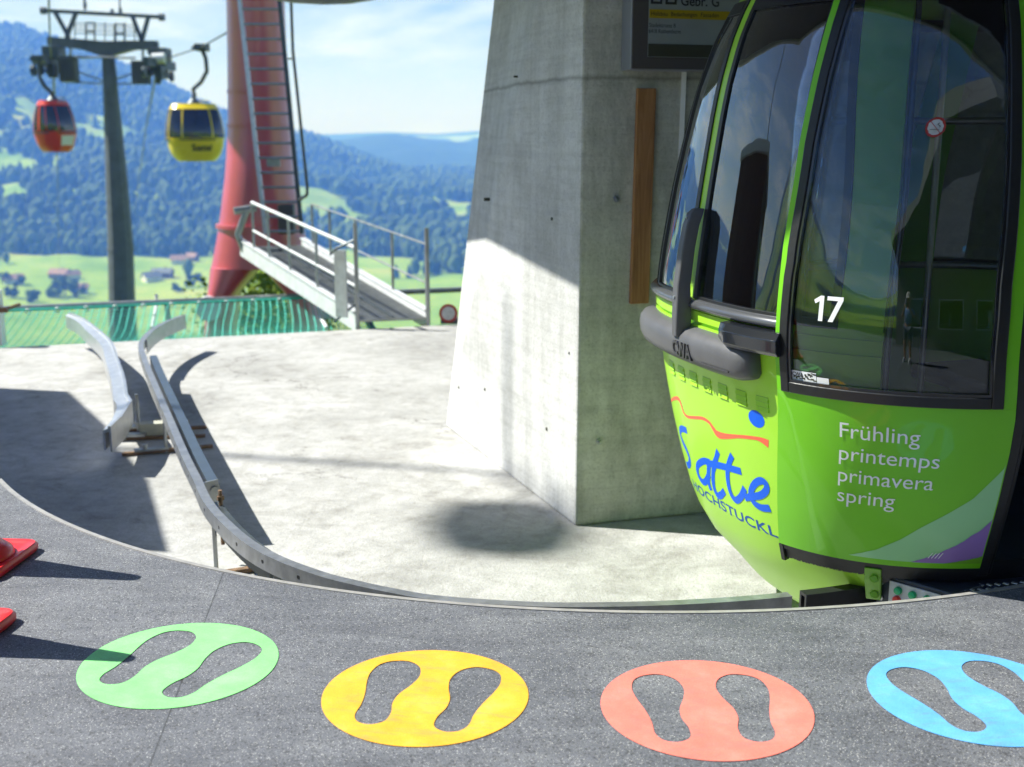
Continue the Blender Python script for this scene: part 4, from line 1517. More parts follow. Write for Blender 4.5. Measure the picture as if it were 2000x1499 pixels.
class Cab:
    def __init__(self, c, phi, sx=1.0, sy=1.0, sz=1.0, z0=0.0):
        self.c, self.phi, self.sx, self.sy, self.sz, self.z0 = c, phi, sx, sy, sz, z0
        self.cache = {}

    def S(self, tdeg, z, off=0.0):
        A, B = (sm(z, AK) + off) * self.sx, (sm(z, BK) + off) * self.sy
        t = R(tdeg)
        ct, st = math.cos(t), math.sin(t)
        u = A * math.copysign(abs(ct) ** (2 / NEX), ct)
        v = B * math.copysign(abs(st) ** (2 / NEX), st)
        cp, sp2 = math.cos(self.phi), math.sin(self.phi)
        return Vector((self.c[0] + u * cp - v * sp2, self.c[1] + u * sp2 + v * cp, self.z0 + z * self.sz))

    def t_of(self, s, z, off=0.0):
        """angle whose arc length from t=180 (the end of the cabin) is s"""
        key = (round(z, 2), round(off, 3))
        if key not in self.cache:
            tt = np.linspace(90, 300, 421)
            P = np.array([self.S(t, z, off)[:2] for t in tt])
            L_ = np.r_[0, np.cumsum(np.hypot(*np.diff(P, axis=0).T))]
            L_ -= np.interp(180, tt, L_)
            self.cache[key] = (L_, tt)
        L_, tt = self.cache[key]
        return float(np.interp(s, L_, tt))

    def patch(self, mb, t0, t1, z0, z1, off0, off1, nu=10, nv=10):
        """closed curved slab between offsets off0 (inner) and off1 (outer); t0, t1 may be functions of z, z0, z1 of the fraction along"""
        f0 = t0 if callable(t0) else (lambda z: t0)
        f1 = t1 if callable(t1) else (lambda z: t1)
        g0 = z0 if callable(z0) else (lambda a: z0)
        g1 = z1 if callable(z1) else (lambda a: z1)
        idx = {}
        vs, fs = [], []
        for lay, off in enumerate((off0, off1)):
            for j in range(nv + 1):
                for i in range(nu + 1):
                    a = i / nu
                    z = g0(a) + (g1(a) - g0(a)) * j / nv
                    t = f0(z) + (f1(z) - f0(z)) * a
                    idx[(lay, i, j)] = len(vs)
                    vs.append(self.S(t, z, off))
        for i in range(nu):
            for j in range(nv):
                fs.append((idx[(1, i, j)], idx[(1, i + 1, j)], idx[(1, i + 1, j + 1)], idx[(1, i, j + 1)]))
                fs.append((idx[(0, i, j)], idx[(0, i, j + 1)], idx[(0, i + 1, j + 1)], idx[(0, i + 1, j)]))
        for i in range(nu):
            fs.append((idx[(0, i, 0)], idx[(0, i + 1, 0)], idx[(1, i + 1, 0)], idx[(1, i, 0)]))
            fs.append((idx[(0, i, nv)], idx[(1, i, nv)], idx[(1, i + 1, nv)], idx[(0, i + 1, nv)]))
        for j in range(nv):
            fs.append((idx[(0, 0, j)], idx[(1, 0, j)], idx[(1, 0, j + 1)], idx[(0, 0, j + 1)]))
            fs.append((idx[(0, nu, j)], idx[(0, nu, j + 1)], idx[(1, nu, j + 1)], idx[(1, nu, j)]))
        mb.add(vs, fs)
        return mb

    def dtds(self, t, z, off):
        p, q_ = self.S(t - 0.5, z, off), self.S(t + 0.5, z, off)
        return 1.0 / max((q_ - p).length, 1e-5)

    def frame(self, mb, t0, t1, z0, z1, w, off0, off1, wb=None, wt=None, nu=10, nv=12, wr=None):
        f0 = t0 if callable(t0) else (lambda z: t0)
        f1 = t1 if callable(t1) else (lambda z: t1)
        wb = w if wb is None else wb
        wt = w if wt is None else wt
        wr = w if wr is None else wr
        l1 = lambda z: f0(z) + w * self.dtds(f0(z) + 0.5, z, off1)
        r1 = lambda z: f1(z) - wr * self.dtds(f1(z) - 0.5, z, off1)
        self.patch(mb, f0, l1, z0, z1, off0, off1, 2, nv)
        self.patch(mb, r1, f1, z0, z1, off0, off1, 2, nv)
        self.patch(mb, l1, r1, z0, z0 + wb, off0, off1, nu, 2)
        self.patch(mb, l1, r1, z1 - wt, z1, off0, off1, nu, 2)
        return l1, r1

    def shell(self, mb, zs, off=0.0, n=96, t0=0, t1=360, cap_lo=False, cap_hi=False, scale=1.0):
        full = abs((t1 - t0) - 360) < 1e-6
        m = n if full else n + 1
        rs = []
        for z in zs:
            rs.append([self.S(t0 + (t1 - t0) * k / n, z, off) for k in range(m)])
        vs = [p for q_ in rs for p in q_]
        fs = []
        for i in range(len(rs) - 1):
            for k in range(n):
                k2 = (k + 1) % m
                fs.append((i * m + k, i * m + k2, (i + 1) * m + k2, (i + 1) * m + k))
        if cap_lo:
            fs.append(tuple(range(m))[::-1])
        if cap_hi:
            fs.append(tuple((len(rs) - 1) * m + k for k in range(m)))
        mb.add(vs, fs)
        return mb


G = Cab((1.86, 5.08), 0.312)
gon = thing("gondola_cabin", (1.86, 5.08, -0.35), "large lime green gondola cabin number 17 standing at the platform with its door slid open", "gondola cabin")

zL = np.array([0.0, 0.036, 0.689, 0.913, 1.224, 1.566, 1.814, 2.064, 2.2])
tL = np.array([201.4, 201.4, 203.4, 203.4, 203.6, 205.6, 208.2, 211.1, 212.5])
zRr = np.array([0.0, 0.048, 0.44, 0.861, 1.10, 1.40, 1.7, 2.05, 2.2])
tRr = np.array([251.2, 251.2, 251.0, 251.1, 251.6, 253.2, 255.6, 258.5, 260.0])
DL = lambda z: float(np.interp(z, zL, tL))
DR = lambda z: float(np.interp(z, zRr, tRr))
# openings: (t0, t1); the door opening spans 250..292
Z_SILL, Z_TOP = 0.925, 2.12
T_DO1 = 292.5
BO = lambda z: float(np.interp(z, [0.0, 0.74, 1.19, 1.53, 2.06], [224.0, 225.6, 227.2, 229.1, 233.1]))
BL = lambda z: float(np.interp(z, [0.73, 1.18, 1.53, 2.06], [215.5, 217.4, 218.0, 219.0]))
T_DO0 = BO
mb = MB()
zs_low = [-0.35, -0.31, -0.25, -0.15, -0.05, 0.04]
G.shell(mb, zs_low, 0.0, 120, cap_lo=True)
obj("belly", mb, M_lime, gon, smooth=50)
mb = MB()
G.patch(mb, 228.0, 292.0, -0.10, 0.055, 0.002, 0.012, 20, 2)
obj("door_sill", mb, M_black_rubber, gon, smooth=50)
mb = MB()
G.patch(mb, T_DO1 - 360, T_DO0, 0.0405, 0.80, -0.03, 0.0, 110, 12)
# two raised ribs under the windows and a flat band up to the sill
G.patch(mb, T_DO1 - 360, T_DO0, 0.80, 0.84, -0.03, 0.010, 110, 3)
G.patch(mb, T_DO1 - 360, T_DO0, 0.84, 0.856, -0.03, -0.004, 110, 1)
G.patch(mb, T_DO1 - 360, T_DO0, 0.856, 0.896, -0.03, 0.010, 110, 3)
G.patch(mb, T_DO1 - 360, T_DO0, 0.896, Z_SILL, -0.03, 0.0, 110, 1)
obj("body", mb, M_lime, gon, smooth=32)
mb = MB()
G.shell(mb, [2.121, 2.17, 2.23, 2.28, 2.32], 0.0, 96, cap_hi=True)
obj("roof", mb, M_lime, gon, smooth=50)

# windows: glass panes with rubber seals, pillars between
pillars = [(176.4, 180.6, True), (201.5, 206.0, True), (244.0, 249.5, True), (292.5, 296.0, False), (334.0, 338.5, False), (-3.0, 1.4, False), (21.5, 26.0, False),
           (64.0, 68.0, False), (112.0, 116.0, False), (154.0, 158.5, False)]
for (a, b, near) in pillars:
    mb = MB()
    if a == 176.4:
        fa = lambda z: G.t_of(-0.088, z)
        fb = lambda z: G.t_of(-0.032, z)
    elif a == 244.0:
        fa = BL
        fb = lambda z: BO(z) - 0.3
    elif a == 201.5:
        fa = lambda z: DL(z) + 0.35
        fb = lambda z: DL(z) + 2.6
    else:
        fa, fb = a + 0.7, b - 0.7
    G.patch(mb, fa, fb, Z_SILL, Z_TOP, -0.03, 0.002, 3, 24)
    obj("pillar", mb, M_lime, gon, smooth=50)
panes = [(158.5, lambda z: G.t_of(-0.089, z)), (lambda z: G.t_of(-0.031, z), lambda z: DL(z) + 0.34), (lambda z: DL(z) + 2.61, lambda z: BL(z) - 0.05), (295.3, 334.7), (337.8, 357.7), (0.7, 22.2), (25.3, 64.7), (67.3, 112.7), (115.3, 154.7)]
for i, (a, b) in enumerate(panes):
    mb = MB()
    l1, r1 = G.frame(mb, a, b, Z_SILL + 0.001, Z_TOP - 0.001, 0.030, -0.022, 0.008, wb=0.03, wt=0.05, nu=16, nv=24)
    fr_ = obj("window_seal", mb, M_black_rubber, gon, smooth=50)
    mb = MB()
    G.patch(mb, l1, r1, Z_SILL + 0.031, Z_TOP - 0.051, -0.006, 0.000, 18, 24)
    obj("window_pane", mb, M_glass_end if i < 2 else M_glass, gon, smooth=50)
# glossy trim under the end windows
mb = MB()
rs = []
for t in np.linspace(140, 203, 50):
    rs.append([G.S(t, Z_SILL + dz - 0.004, o_) for dz, o_ in ((-0.018, 0.002), (-0.018, 0.020), (-0.008, 0.034), (0.006, 0.034), (0.020, 0.022), (0.026, 0.002))])
mb.rings(rs)
obj("sill_trim", mb, M_trim, gon, smooth=60)
mb = MB()
mb.tube([G.S(BO(z) + 0.9, z, -0.008) for z in np.linspace(0.06, 2.12, 24)], 0.011, 8)
obj("opening_trim", mb, M_trim, gon, smooth=60)
# thin line of the rubber joint between belly and body
# louvred vents
for s0 in (-0.375, -0.25, -0.125, 0.0, 0.13, 0.26, 0.385):
    mb = MB()
    za, zc = 0.566, 0.628
    ta, tb = G.t_of(s0, 0.6), G.t_of(s0 + 0.066, 0.6)
    for k in range(3):
        z_ = za + k * 0.0205
        vs = []
        for (t, i) in ((ta, 0), (tb, 1)):
            vs += [G.S(t, z_, 0.0005), G.S(t, z_, 0.006), G.S(t, z_ + 0.017, 0.0005)]
        mb.add(vs, [(0, 1, 2), (3, 5, 4), (0, 3, 4, 1), (1, 4, 5, 2), (2, 5, 3, 0)])
    obj("vent", mb, M_lime, gon)
    mb = MB()
    for k in range(3):
        z_ = za + k * 0.0205 + 0.0172
        G.patch(mb, ta, tb, z_, z_ + 0.0022, 0.0002, 0.0012, 3, 1)
    obj("vent_gap", mb, M_bracket, gon)

# grey bumper around the cabin end
def bumper(tA, tB):
    m_ = MB()
    rs_ = []
    n_ = 64
    for k in range(n_ + 1):
        a = k / n_
        t = tA + (tB - tA) * a
        e = min(1.0, min(a, 1 - a) / 0.10)
        e = math.sqrt(max(0.0, 1 - (1 - e) ** 2))
        h = 0.038 + 0.038 * e
        d = 0.012 + 0.070 * e
        zc = 0.755
        pr = [(-1, 0.0), (-0.96, 0.55), (-0.72, 0.88), (-0.35, 1.0), (0.10, 1.0), (0.5, 0.90), (0.82, 0.66), (1.0, 0.28), (1.02, 0.0)]
        rs_.append([G.S(t, zc + h * q0, 0.001 + d * q1) for q0, q1 in pr])
    m_.rings(rs_)
    return m_


obj("bumper", bumper(147.0, 197.2), M_grey_plastic, gon, smooth=60)
obj("bumper", bumper(-33.0, 17.2), M_grey_plastic, gon, smooth=60)
bump = [o for o in gon.children if o.name.startswith("bumper")][0]


def surf_text(name, body, s0, z0, width, height, mat, parent, off, bold=0.0, t_ref=None, space=1.0, slant=0.0):
    """letters wrapped on the cabin: s0 = arc length of the left end, or t_ref = its angle"""
    v, f = fit_text(body, width, height, bold, space)
    m_ = MB()
    vs = []
    for a, b in v:
        z = z0 + b
        if t_ref is not None:
            key_s = surf_s(t_ref, z0, off)
            t = G.t_of(key_s + a + slant * b, z0 + 0.02, off)
        else:
            t = G.t_of(s0 + a + slant * b, z, off)
        vs.append(G.S(t, z, off))
    m_.add(vs, f)
    return obj(name, m_, mat, parent, recalc=False)


def surf_s(t, z, off):
    G.t_of(0, z, off)
    L_, tt = G.cache[(round(z, 2), round(off, 3))]
    return float(np.interp(t, tt, L_))


# raised letters on the bumper: thick outlines
v, f = fit_text("CWA", 0.165, 0.062, 0.02)
mb = MB()
v3 = []
for lay in (0.070, 0.088):
    v3.append([G.S(G.t_of(-0.075 + a, 0.73, 0.1), 0.712 + b, lay) for a, b in v])
mb.add(v3[1], f)
mb.add(v3[0], [q_[::-1] for q_ in f])
from collections import Counter
ec = Counter()
for q_ in f:
    for i in range(len(q_)):
        ec[(q_[i], q_[(i + 1) % len(q_)])] += 1
o0 = len(mb.v) - 2 * len(v)
nV = len(v)
for (i, j) in ec:
    if (j, i) not in ec:
        mb.f.append((o0 + nV + i, o0 + nV + j, o0 + j, o0 + i))
obj("raised_lettering", mb, plain("bumper_letter", (0.045, 0.046, 0.05), 0.4), bump)
mb = MB()
G.patch(mb, lambda z: G.t_of(0.16, z, 0.1), lambda z: G.t_of(0.36, z, 0.1), 0.712, 0.717, 0.06, 0.084, 8, 1)
obj("moulded_line", mb, plain("bumper_line", (0.06, 0.06, 0.065), 0.4), bump)

# upright grey guard bar above the bumper
mb = MB()
rs = []
for z, w, d0, d1 in ((0.79, 0.026, 0.02, 0.088), (0.86, 0.028, 0.02, 0.087), (1.0, 0.028, 0.03, 0.086), (1.15, 0.027, 0.03, 0.084), (1.24, 0.026, 0.025, 0.080), (1.285, 0.024, 0.015, 0.070), (1.305, 0.018, 0.01, 0.050)):
    q_ = []
    for (a, b) in ((-1, 0), (-1, 0.85), (-0.8, 1), (0.8, 1), (1, 0.85), (1, 0)):
        o_ = d0 + (d1 - d0) * b
        q_.append(G.S(G.t_of(-0.046 + w * a, z, 0.08), z, o_))
    rs.append(q_)
mb.rings(rs)
obj("guard_bar", mb, M_grey_plastic, gon, smooth=35, bevel=0.004)
for z in (0.95, 1.27):
    mb = MB()
    p, q_ = G.S(G.t_of(-0.048, z, 0.1), z, 0.06), G.S(G.t_of(-0.048, z, 0.1), z, 0.090 if z < 1.2 else 0.078)
    mb.tube([p, q_], 0.006, 8)
    obj("screw", mb, M_alu_side, gon)

# black door guide housing
mb = MB()
rs = []
for k in range(13):
    a = k / 12
    s_ = 0.285 + (0.60 - 0.285) * a
    ch = 0.022 * max(0, 1 - a / 0.14)
    rs.append([G.S(G.t_of(s_, 0.87, 0.05), z, o_) for z, o_ in ((0.812 + ch * 1.3, 0.012), (0.812 + ch * 1.3, 0.076), (0.828 + ch, 0.092 - ch * 0.8), (0.872, 0.092 - ch * 0.8), (0.898, 0.066), (0.900, 0.012))])
mb.rings(rs)
obj("door_guide", mb, M_black_gloss, gon, smooth=35, bevel=0.003)

# ---- door leaf, slid open over the cabin side
ZWB = 0.684                    # lower edge of the door window frame
door = None
mb = MB()
G.patch(mb, DL, DR, 0.042, ZWB, 0.028, 0.050, 36, 16)
door = obj("door", mb, M_door_green, gon, smooth=50)
mb = MB()
wl = lambda z: G.t_of(surf_s(DL(z), z, 0.05) + (0.022 if z < 1.15 else 0.026), z, 0.05)
wr_ = lambda z: DR(z) - 0.045 * G.dtds(DR(z) - 1, z, 0.05)
G.patch(mb, DL, wl, ZWB + 0.0004, 2.14, 0.028, 0.050, 2, 28)
G.patch(mb, wr_, DR, ZWB + 0.0004, 2.14, 0.028, 0.050, 2, 28)
obj("door_stile", mb, M_door_green, door, smooth=50)
mb = MB()
l1, r1 = G.frame(mb, wl, wr_, ZWB + 0.0004, 2.14, 0.036, 0.030, 0.060, wb=0.040, wt=0.05, nu=24, nv=28, wr=0.042)
obj("window_frame", mb, M_black_rubber, door, smooth=40, bevel=0.004)
mb = MB()
G.frame(mb, l1, r1, ZWB + 0.0408, 2.089, 0.010, 0.034, 0.0545, nu=24, nv=28)
obj("window_gasket", mb, M_black_gloss, door, smooth=40)
mb = MB()
G.patch(mb, l1, r1, ZWB + 0.041, 2.089, 0.038, 0.044, 28, 28)
obj("window_pane", mb, M_glass, door, smooth=50)
# printed swooshes in the lower right corner of the leaf
def zsw(tab):
    xs, ys = [p[0] for p in tab], [p[1] for p in tab]
    return lambda s_: float(np.interp(s_, xs, ys))
t_a = 221.2
sA, sB = 0.749, None
mint_tab = [(0.745, 0.066), (0.85, 0.105), (0.95, 0.160), (1.035, 0.219), (1.14, 0.283), (1.231, 0.342), (1.321, 0.430), (1.40, 0.51)]
purp_tab = [(0.965, 0.0661), (1.05, 0.100), (1.15, 0.150), (1.241, 0.213), (1.34, 0.30)]
grn_tab = [(1.085, 0.0662), (1.202, 0.090), (1.30, 0.12)]


def print_shape(name, tab, mat, off, nu=40, zlow=0.066):
    f_ = zsw(tab)
    m_ = MB()
    cols = []
    for i in range(nu + 1):
        s_ = tab[0][0] + (1.42 - tab[0][0]) * i / nu
        z1_ = f_(s_)
        z1_ = max(z1_, zlow + 0.0005)
        col = []
        for j in range(9):
            z = zlow + (z1_ - zlow) * j / 8
            tmax = DR(z) - 0.25
            t = G.t_of(s_, z, 0.05)
            col.append(G.S(min(t, tmax), z, off))
        cols.append(col)
    vs = [p for c_ in cols for p in c_]
    fs = []
    for i in range(nu):
        if (cols[i][0] - cols[i + 1][0]).length < 1e-6 and (cols[i][8] - cols[i + 1][8]).length < 1e-6:
            continue
        for j in range(8):
            fs.append((i * 9 + j, (i + 1) * 9 + j, (i + 1) * 9 + j + 1, i * 9 + j + 1))
    m_.add(vs, fs)
    return obj(name, m_, mat, door, smooth=60, recalc=False)


print_shape("mint_stripe", mint_tab, M_mint, 0.0512)
print_shape("purple_stripe", purp_tab, M_purple, 0.0522)
print_shape("green_tip", grn_tab, M_bracket, 0.0531)
mb = MB()
for k in range(4):
    s_ = 1.03 + k * 0.012
    a, b = G.S(G.t_of(s_, 0.09, 0.05), 0.088, 0.0538), G.S(G.t_of(s_ + 0.02, 0.11, 0.05), 0.112, 0.0538)
    mb.beam(a, b, 0.0025, 0.002)
obj("hatch_mark", mb, M_white_print, door)

# lettering on the leaf
for (body, z0, w_) in (("Frühling", 0.546, 0.272), ("printemps", 0.459, 0.340), ("primavera", 0.373, 0.325), ("spring", 0.291, 0.200)):
    v, f = fit_text(body, w_, None)
    cap = 0.0555
    vv, ff = text_mesh(body)
    xs = [p[0] for p in vv]
    Fv, _f = text_mesh("F")
    hc = max(p[1] for p in Fv)
    wsc = w_ / (max(xs) - min(xs))
    mb = MB()
    pts = []
    for p in vv:
        a, b = (p[0] - min(xs)) * wsc, p[1] * cap / hc
        s_ref = surf_s(217.7, z0, 0.05)
        pts.append(G.S(G.t_of(s_ref + a, z0, 0.05), z0 + b, 0.0518))
    mb.add(pts, ff)
    obj("lettering", mb, M_white_print, door, recalc=False)
mb = MB()
pts, ff = [], []
def numpt(a, b):
    return G.S(G.t_of(0.710 + a + 0.03 * b, 0.96, 0.05), 0.957 + b, 0.0455)
one = [(0.026, 0.0), (0.042, 0.0), (0.042, 0.088), (0.029, 0.088), (0.005, 0.072), (0.011, 0.060), (0.026, 0.069)]
seven = [(0.054, 0.088), (0.112, 0.088), (0.112, 0.076), (0.080, 0.0), (0.062, 0.0), (0.093, 0.074), (0.054, 0.074)]
pts += [numpt(*q_) for q_ in one]
ff += [(0, 1, 2, 6), (6, 2, 3), (6, 3, 4, 5)]
o1 = len(pts)
pts += [numpt(*q_) for q_ in seven]
ff += [(o1, o1 + 6, o1 + 5), (o1, o1 + 5, o1 + 2, o1 + 1), (o1 + 5, o1 + 4, o1 + 3, o1 + 2)]
mb.add(pts, ff)
obj("number", mb, M_white_print, door, recalc=False)
# maker's sticker in the lower corner of the pane
mb = MB()
G.patch(mb, lambda z: G.t_of(0.633, z, 0.05), lambda z: G.t_of(0.735, z, 0.05), 0.734, 0.768, 0.0442, 0.0448, 6, 2)
G.patch(mb, lambda z: G.t_of(0.737, z, 0.05), lambda z: G.t_of(0.782, z, 0.05), 0.734, 0.755, 0.0442, 0.0448, 4, 2)
stk = obj("sticker", mb, M_white_print, door)
surf_text("sticker_lettering", "CWA", 0.637, 0.749, 0.045, 0.014, M_ink, stk, 0.0452, 0.02)
mb = MB()
for k in range(16):
    s_ = 0.64 + random.random() * 0.085
    z_ = 0.737 + random.random() * 0.012
    G.patch(mb, G.t_of(s_, z_, 0.05), G.t_of(s_ + 0.004 + random.random() * 0.01, z_, 0.05), z_, z_ + 0.003 + random.random() * 0.004, 0.0449, 0.0452, 1, 1)
for k in range(14):
    s_ = 0.685 + random.random() * 0.045
    z_ = 0.745 + random.random() * 0.018
    G.patch(mb, G.t_of(s_, z_, 0.05), G.t_of(s_ + 0.003 + random.random() * 0.008, z_, 0.05), z_, z_ + 0.002 + random.random() * 0.005, 0.0449, 0.0453, 1, 1)
obj("sticker_print", mb, M_poster_dark, stk)
# brush strip under the leaf, with ragged bristles
mb = MB()
G.patch(mb, lambda z: DL(z), lambda z: DR(z), 0.022, 0.0415, 0.026, 0.046, 36, 1)
for k in range(620):
    t = 201.6 + 49.4 * (k + random.random()) / 620
    l_ = 0.036 + random.random() * 0.009
    p, q_ = G.S(t, 0.022, 0.036), G.S(t + (random.random() - 0.5) * 0.35, 0.022 - l_, 0.036)
    dvec = (G.S(t + 0.35, 0.022, 0.036) - p)
    mb.add([p - dvec, p + dvec, q_ + dvec * 0.4, q_ - dvec * 0.4], [(0, 1, 2, 3)])
obj("brush_strip", mb, M_black_rubber, door)
mb = MB()
G.patch(mb, lambda z: DL(z) - 0.1, lambda z: DL(z) + 1.0, -0.035, 0.040, 0.022, 0.05, 1, 2)
obj("brush_end", mb, M_black_rubber, door)
# thick rubber closing edge of the leaf
mb = MB()
G.patch(mb, lambda z: DR(z) + 0.02, lambda z: DR(z) + 0.040 * G.dtds(DR(z), z, 0.04), 0.0, 2.14, 0.010, 0.044, 3, 30)
G.patch(mb, lambda z: DR(z) + 0.041 * G.dtds(DR(z), z, 0.04), lambda z: DR(z) + 0.058 * G.dtds(DR(z), z, 0.04), 0.0, 2.14, -0.01, 0.028, 2, 30)
obj("closing_edge", mb, M_black_rubber, door, smooth=40, bevel=0.005)
# small label on the pane: no smoking
cz, cs = 1.62, 0.985
ns = None
def pane_disc(name, s0, z0, r0, r1, off, mat, parent, n_=32):
    m_ = MB()
    vs, fs = [], []
    for k in range(n_):
        a = 2 * math.pi * k / n_
        for r_ in (r0, r1):
            vs.append(G.S(G.t_of(s0 + r_ * math.cos(a), z0 + r_ * math.sin(a), 0.05), z0 + r_ * math.sin(a), off))
    for k in range(n_):
        k2 = (k + 1) % n_
        fs.append((2 * k, 2 * k + 1, 2 * k2 + 1, 2 * k2))
    m_.add(vs, fs)
    return obj(name, m_, mat, parent, recalc=False)
ns = pane_disc("no_smoking_sign", cs, cz, 0.0001, 0.030, 0.0446, M_sign_white, door)
pane_disc("ring", cs, cz, 0.026, 0.0335, 0.0450, M_sign_red, ns)
mb = MB()
a, b = G.S(G.t_of(cs - 0.02, cz + 0.02, 0.05), cz + 0.02, 0.0453), G.S(G.t_of(cs + 0.02, cz - 0.02, 0.05), cz - 0.02, 0.0453)
mb.beam(a, b, 0.006, 0.0012)
obj("slash", mb, M_sign_red, ns)
mb = MB()
mb.beam(G.S(G.t_of(cs - 0.018, cz - 0.008, 0.05), cz - 0.008, 0.0451), G.S(G.t_of(cs + 0.014, cz - 0.008, 0.05), cz - 0.008, 0.0451), 0.006, 0.001)
mb.tube([G.S(G.t_of(cs + 0.012 + 0.004 * math.sin(k), cz, 0.05), cz + 0.002 * k, 0.0451) for k in range(8)], 0.0012, 4)
obj("cigarette", mb, M_ink, ns)

# second, far door leaf on the other side of the opening (mirrored)
mb = MB()
G.patch(mb, 293.5, 333, 0.042, ZWB, 0.028, 0.050, 24, 8)
door2 = obj("door", mb, M_door_green, gon, smooth=50)
mb = MB()
l2, r2 = G.frame(mb, 293.5, 333, ZWB + 0.0004, 2.14, 0.05, 0.028, 0.056, nu=16, nv=20)
obj("window_frame", mb, M_black_rubber, door2, smooth=40)
mb = MB()
G.patch(mb, l2, r2, ZWB + 0.051, 2.089, 0.038, 0.044, 16, 20)
obj("window_pane", mb, M_glass, door2, smooth=50)

# ---- printed logo on the cabin end
def stroke(pts, width, off, mat, name, taper=None, close=False):
    """ribbon of the given width along (s, z) points on the cabin"""
    P = catmull([(a, b, 0) for a, b in pts], 6)
    n_ = len(P)
    m_ = MB()
    vs, fs = [], []
    for i, p in enumerate(P):
        a, b = P[max(i - 1, 0)], P[min(i + 1, n_ - 1)]
        dx, dz = b[0] - a[0], b[1] - a[1]
        l_ = math.hypot(dx, dz) or 1
        nx, nz = -dz / l_, dx / l_
        w = width if taper is None else width * np.interp(i / (n_ - 1), [q_[0] for q_ in taper], [q_[1] for q_ in taper])
        for sgn in (-0.5, 0.5):
            s_, z = p[0] + nx * w * sgn, p[1] + nz * w * sgn
            vs.append(G.S(G.t_of(s_, z, off), z, off))
    for i in range(n_ - 1):
        fs.append((2 * i, 2 * i + 2, 2 * i + 3, 2 * i + 1))
    m_.add(vs, fs)
    return obj(name, m_, mat, gon, recalc=False)


LOGO = dict(
    S=[(-0.255, 0.328), (-0.330, 0.318), (-0.385, 0.290), (-0.375, 0.255), (-0.315, 0.220), (-0.295, 0.185), (-0.330, 0.148), (-0.40, 0.128)],
    a=[(-0.040, 0.240), (-0.109, 0.228), (-0.190, 0.185), (-0.208, 0.140), (-0.175, 0.116), (-0.129, 0.130), (-0.072, 0.180)],
    astem=[(-0.045, 0.248), (-0.075, 0.190), (-0.098, 0.135), (-0.090, 0.100)],
    t1=[(0.055, 0.316), (0.002, 0.247), (-0.036, 0.181), (-0.050, 0.120), (-0.020, 0.095), (0.048, 0.138)],
    bar=[(-0.085, 0.226), (0.027, 0.248), (0.135, 0.264), (0.222, 0.274)],
    t2=[(0.173, 0.33), (0.119, 0.26), (0.100, 0.194), (0.107, 0.142), (0.140, 0.126), (0.192, 0.160), (0.229, 0.205)],
    e=[(0.215, 0.160), (0.288, 0.186), (0.338, 0.208), (0.372, 0.238), (0.374, 0.264), (0.350, 0.270), (0.312, 0.250), (0.279, 0.216), (0.263, 0.182), (0.279, 0.155), (0.321, 0.148), (0.372, 0.160)])
for k_, pts in LOGO.items():
    stroke(pts, 0.030, 0.0006 + 0.00015 * list(LOGO).index(k_), M_blue_print, "logo_letter")
stroke([(-0.514, 0.403), (-0.401, 0.44), (-0.316, 0.46), (-0.282, 0.444), (-0.261, 0.411), (-0.216, 0.401), (-0.136, 0.416), (-0.055, 0.432), (0.001, 0.43), (0.037, 0.411), (0.072, 0.394),
        (0.135, 0.401), (0.234, 0.424), (0.307, 0.438), (0.364, 0.446), (0.398, 0.444), (0.425, 0.438)], 0.024, 0.0006, M_red_print, "logo_wave",
       taper=[(0, 0.5), (0.15, 0.8), (0.3, 0.55), (0.5, 0.65), (0.64, 1.3), (0.75, 0.6), (0.87, 0.6), (1, 1.5)])
m_ = MB()
vs, fs = [G.S(G.t_of(0.3725, 0.527, 0.0006), 0.527, 0.0006)], []
for k in range(32):
    a = 2 * math.pi * k / 32
    vs.append(G.S(G.t_of(0.3725 + 0.046 * math.cos(a), 0.527 + 0.034 * math.sin(a), 0.003), 0.527 + 0.034 * math.sin(a), 0.0006))
    fs.append((0, 1 + k, 1 + (k + 1) % 32))
m_.add(vs, fs)
obj("logo_dot", m_, M_blue_print, gon, recalc=False)
surf_text("logo_lettering", "HOCHSTUCKL", -0.345, 0.035, 0.725, 0.044, M_navy_print, gon, 0.0006, 0.018, space=1.05)

# ---- inside: floor, seats, grab poles
mb = MB()
G.shell(mb, [-0.02, 0.02], -0.05, 48, cap_lo=True, cap_hi=True)
obj("floor", mb, M_step, gon)
for sgn in (-1, 1):
    mb = MB()
    cp, sp2 = math.cos(G.phi), math.sin(G.phi)
    Mx = Matrix.Translation((1.86, 5.08, 0)) @ Matrix.Rotation(G.phi, 4, 'Z')
    mb.box((sgn * 0.62 - 0.22, -0.72, 0.38), (sgn * 0.62 + 0.22, 0.72, 0.46), Mx)
    mb.box((sgn * 0.92 - 0.05, -0.66, 0.46), (sgn * 0.92 + 0.05, 0.66, 0.95), Mx)
    mb.box((sgn * 0.70 - 0.10, -0.66, 0.02), (sgn * 0.70 + 0.14, 0.66, 0.38), Mx)
    obj("seat", mb, M_seat, gon, bevel=0.03)
for (u, v_) in ((-0.18, -0.60), (0.35, 0.55)):
    mb = MB()
    p = Mx @ Vector((u, v_, 0.02))
    mb.tube([p, p + Vector((0, 0, 2.2))], 0.016, 10)
    obj("grab_pole", mb, M_alu, gon, smooth=40)
for (ta, tb) in ((60, 72), (108, 120)):
    mb = MB()
    G.patch(mb, ta, tb, 0.06, 2.14, -0.075, -0.04, 6, 16)
    obj("inner_panel", mb, M_inner_green, gon, smooth=50)
for z_ in (0.93, 1.66):
    mb = MB()
    mb.tube([G.S(t, z_, -0.075) for t in np.linspace(20, 165, 40)], 0.018, 8)
    obj("inner_rail", mb, M_alu_side, gon, smooth=50)

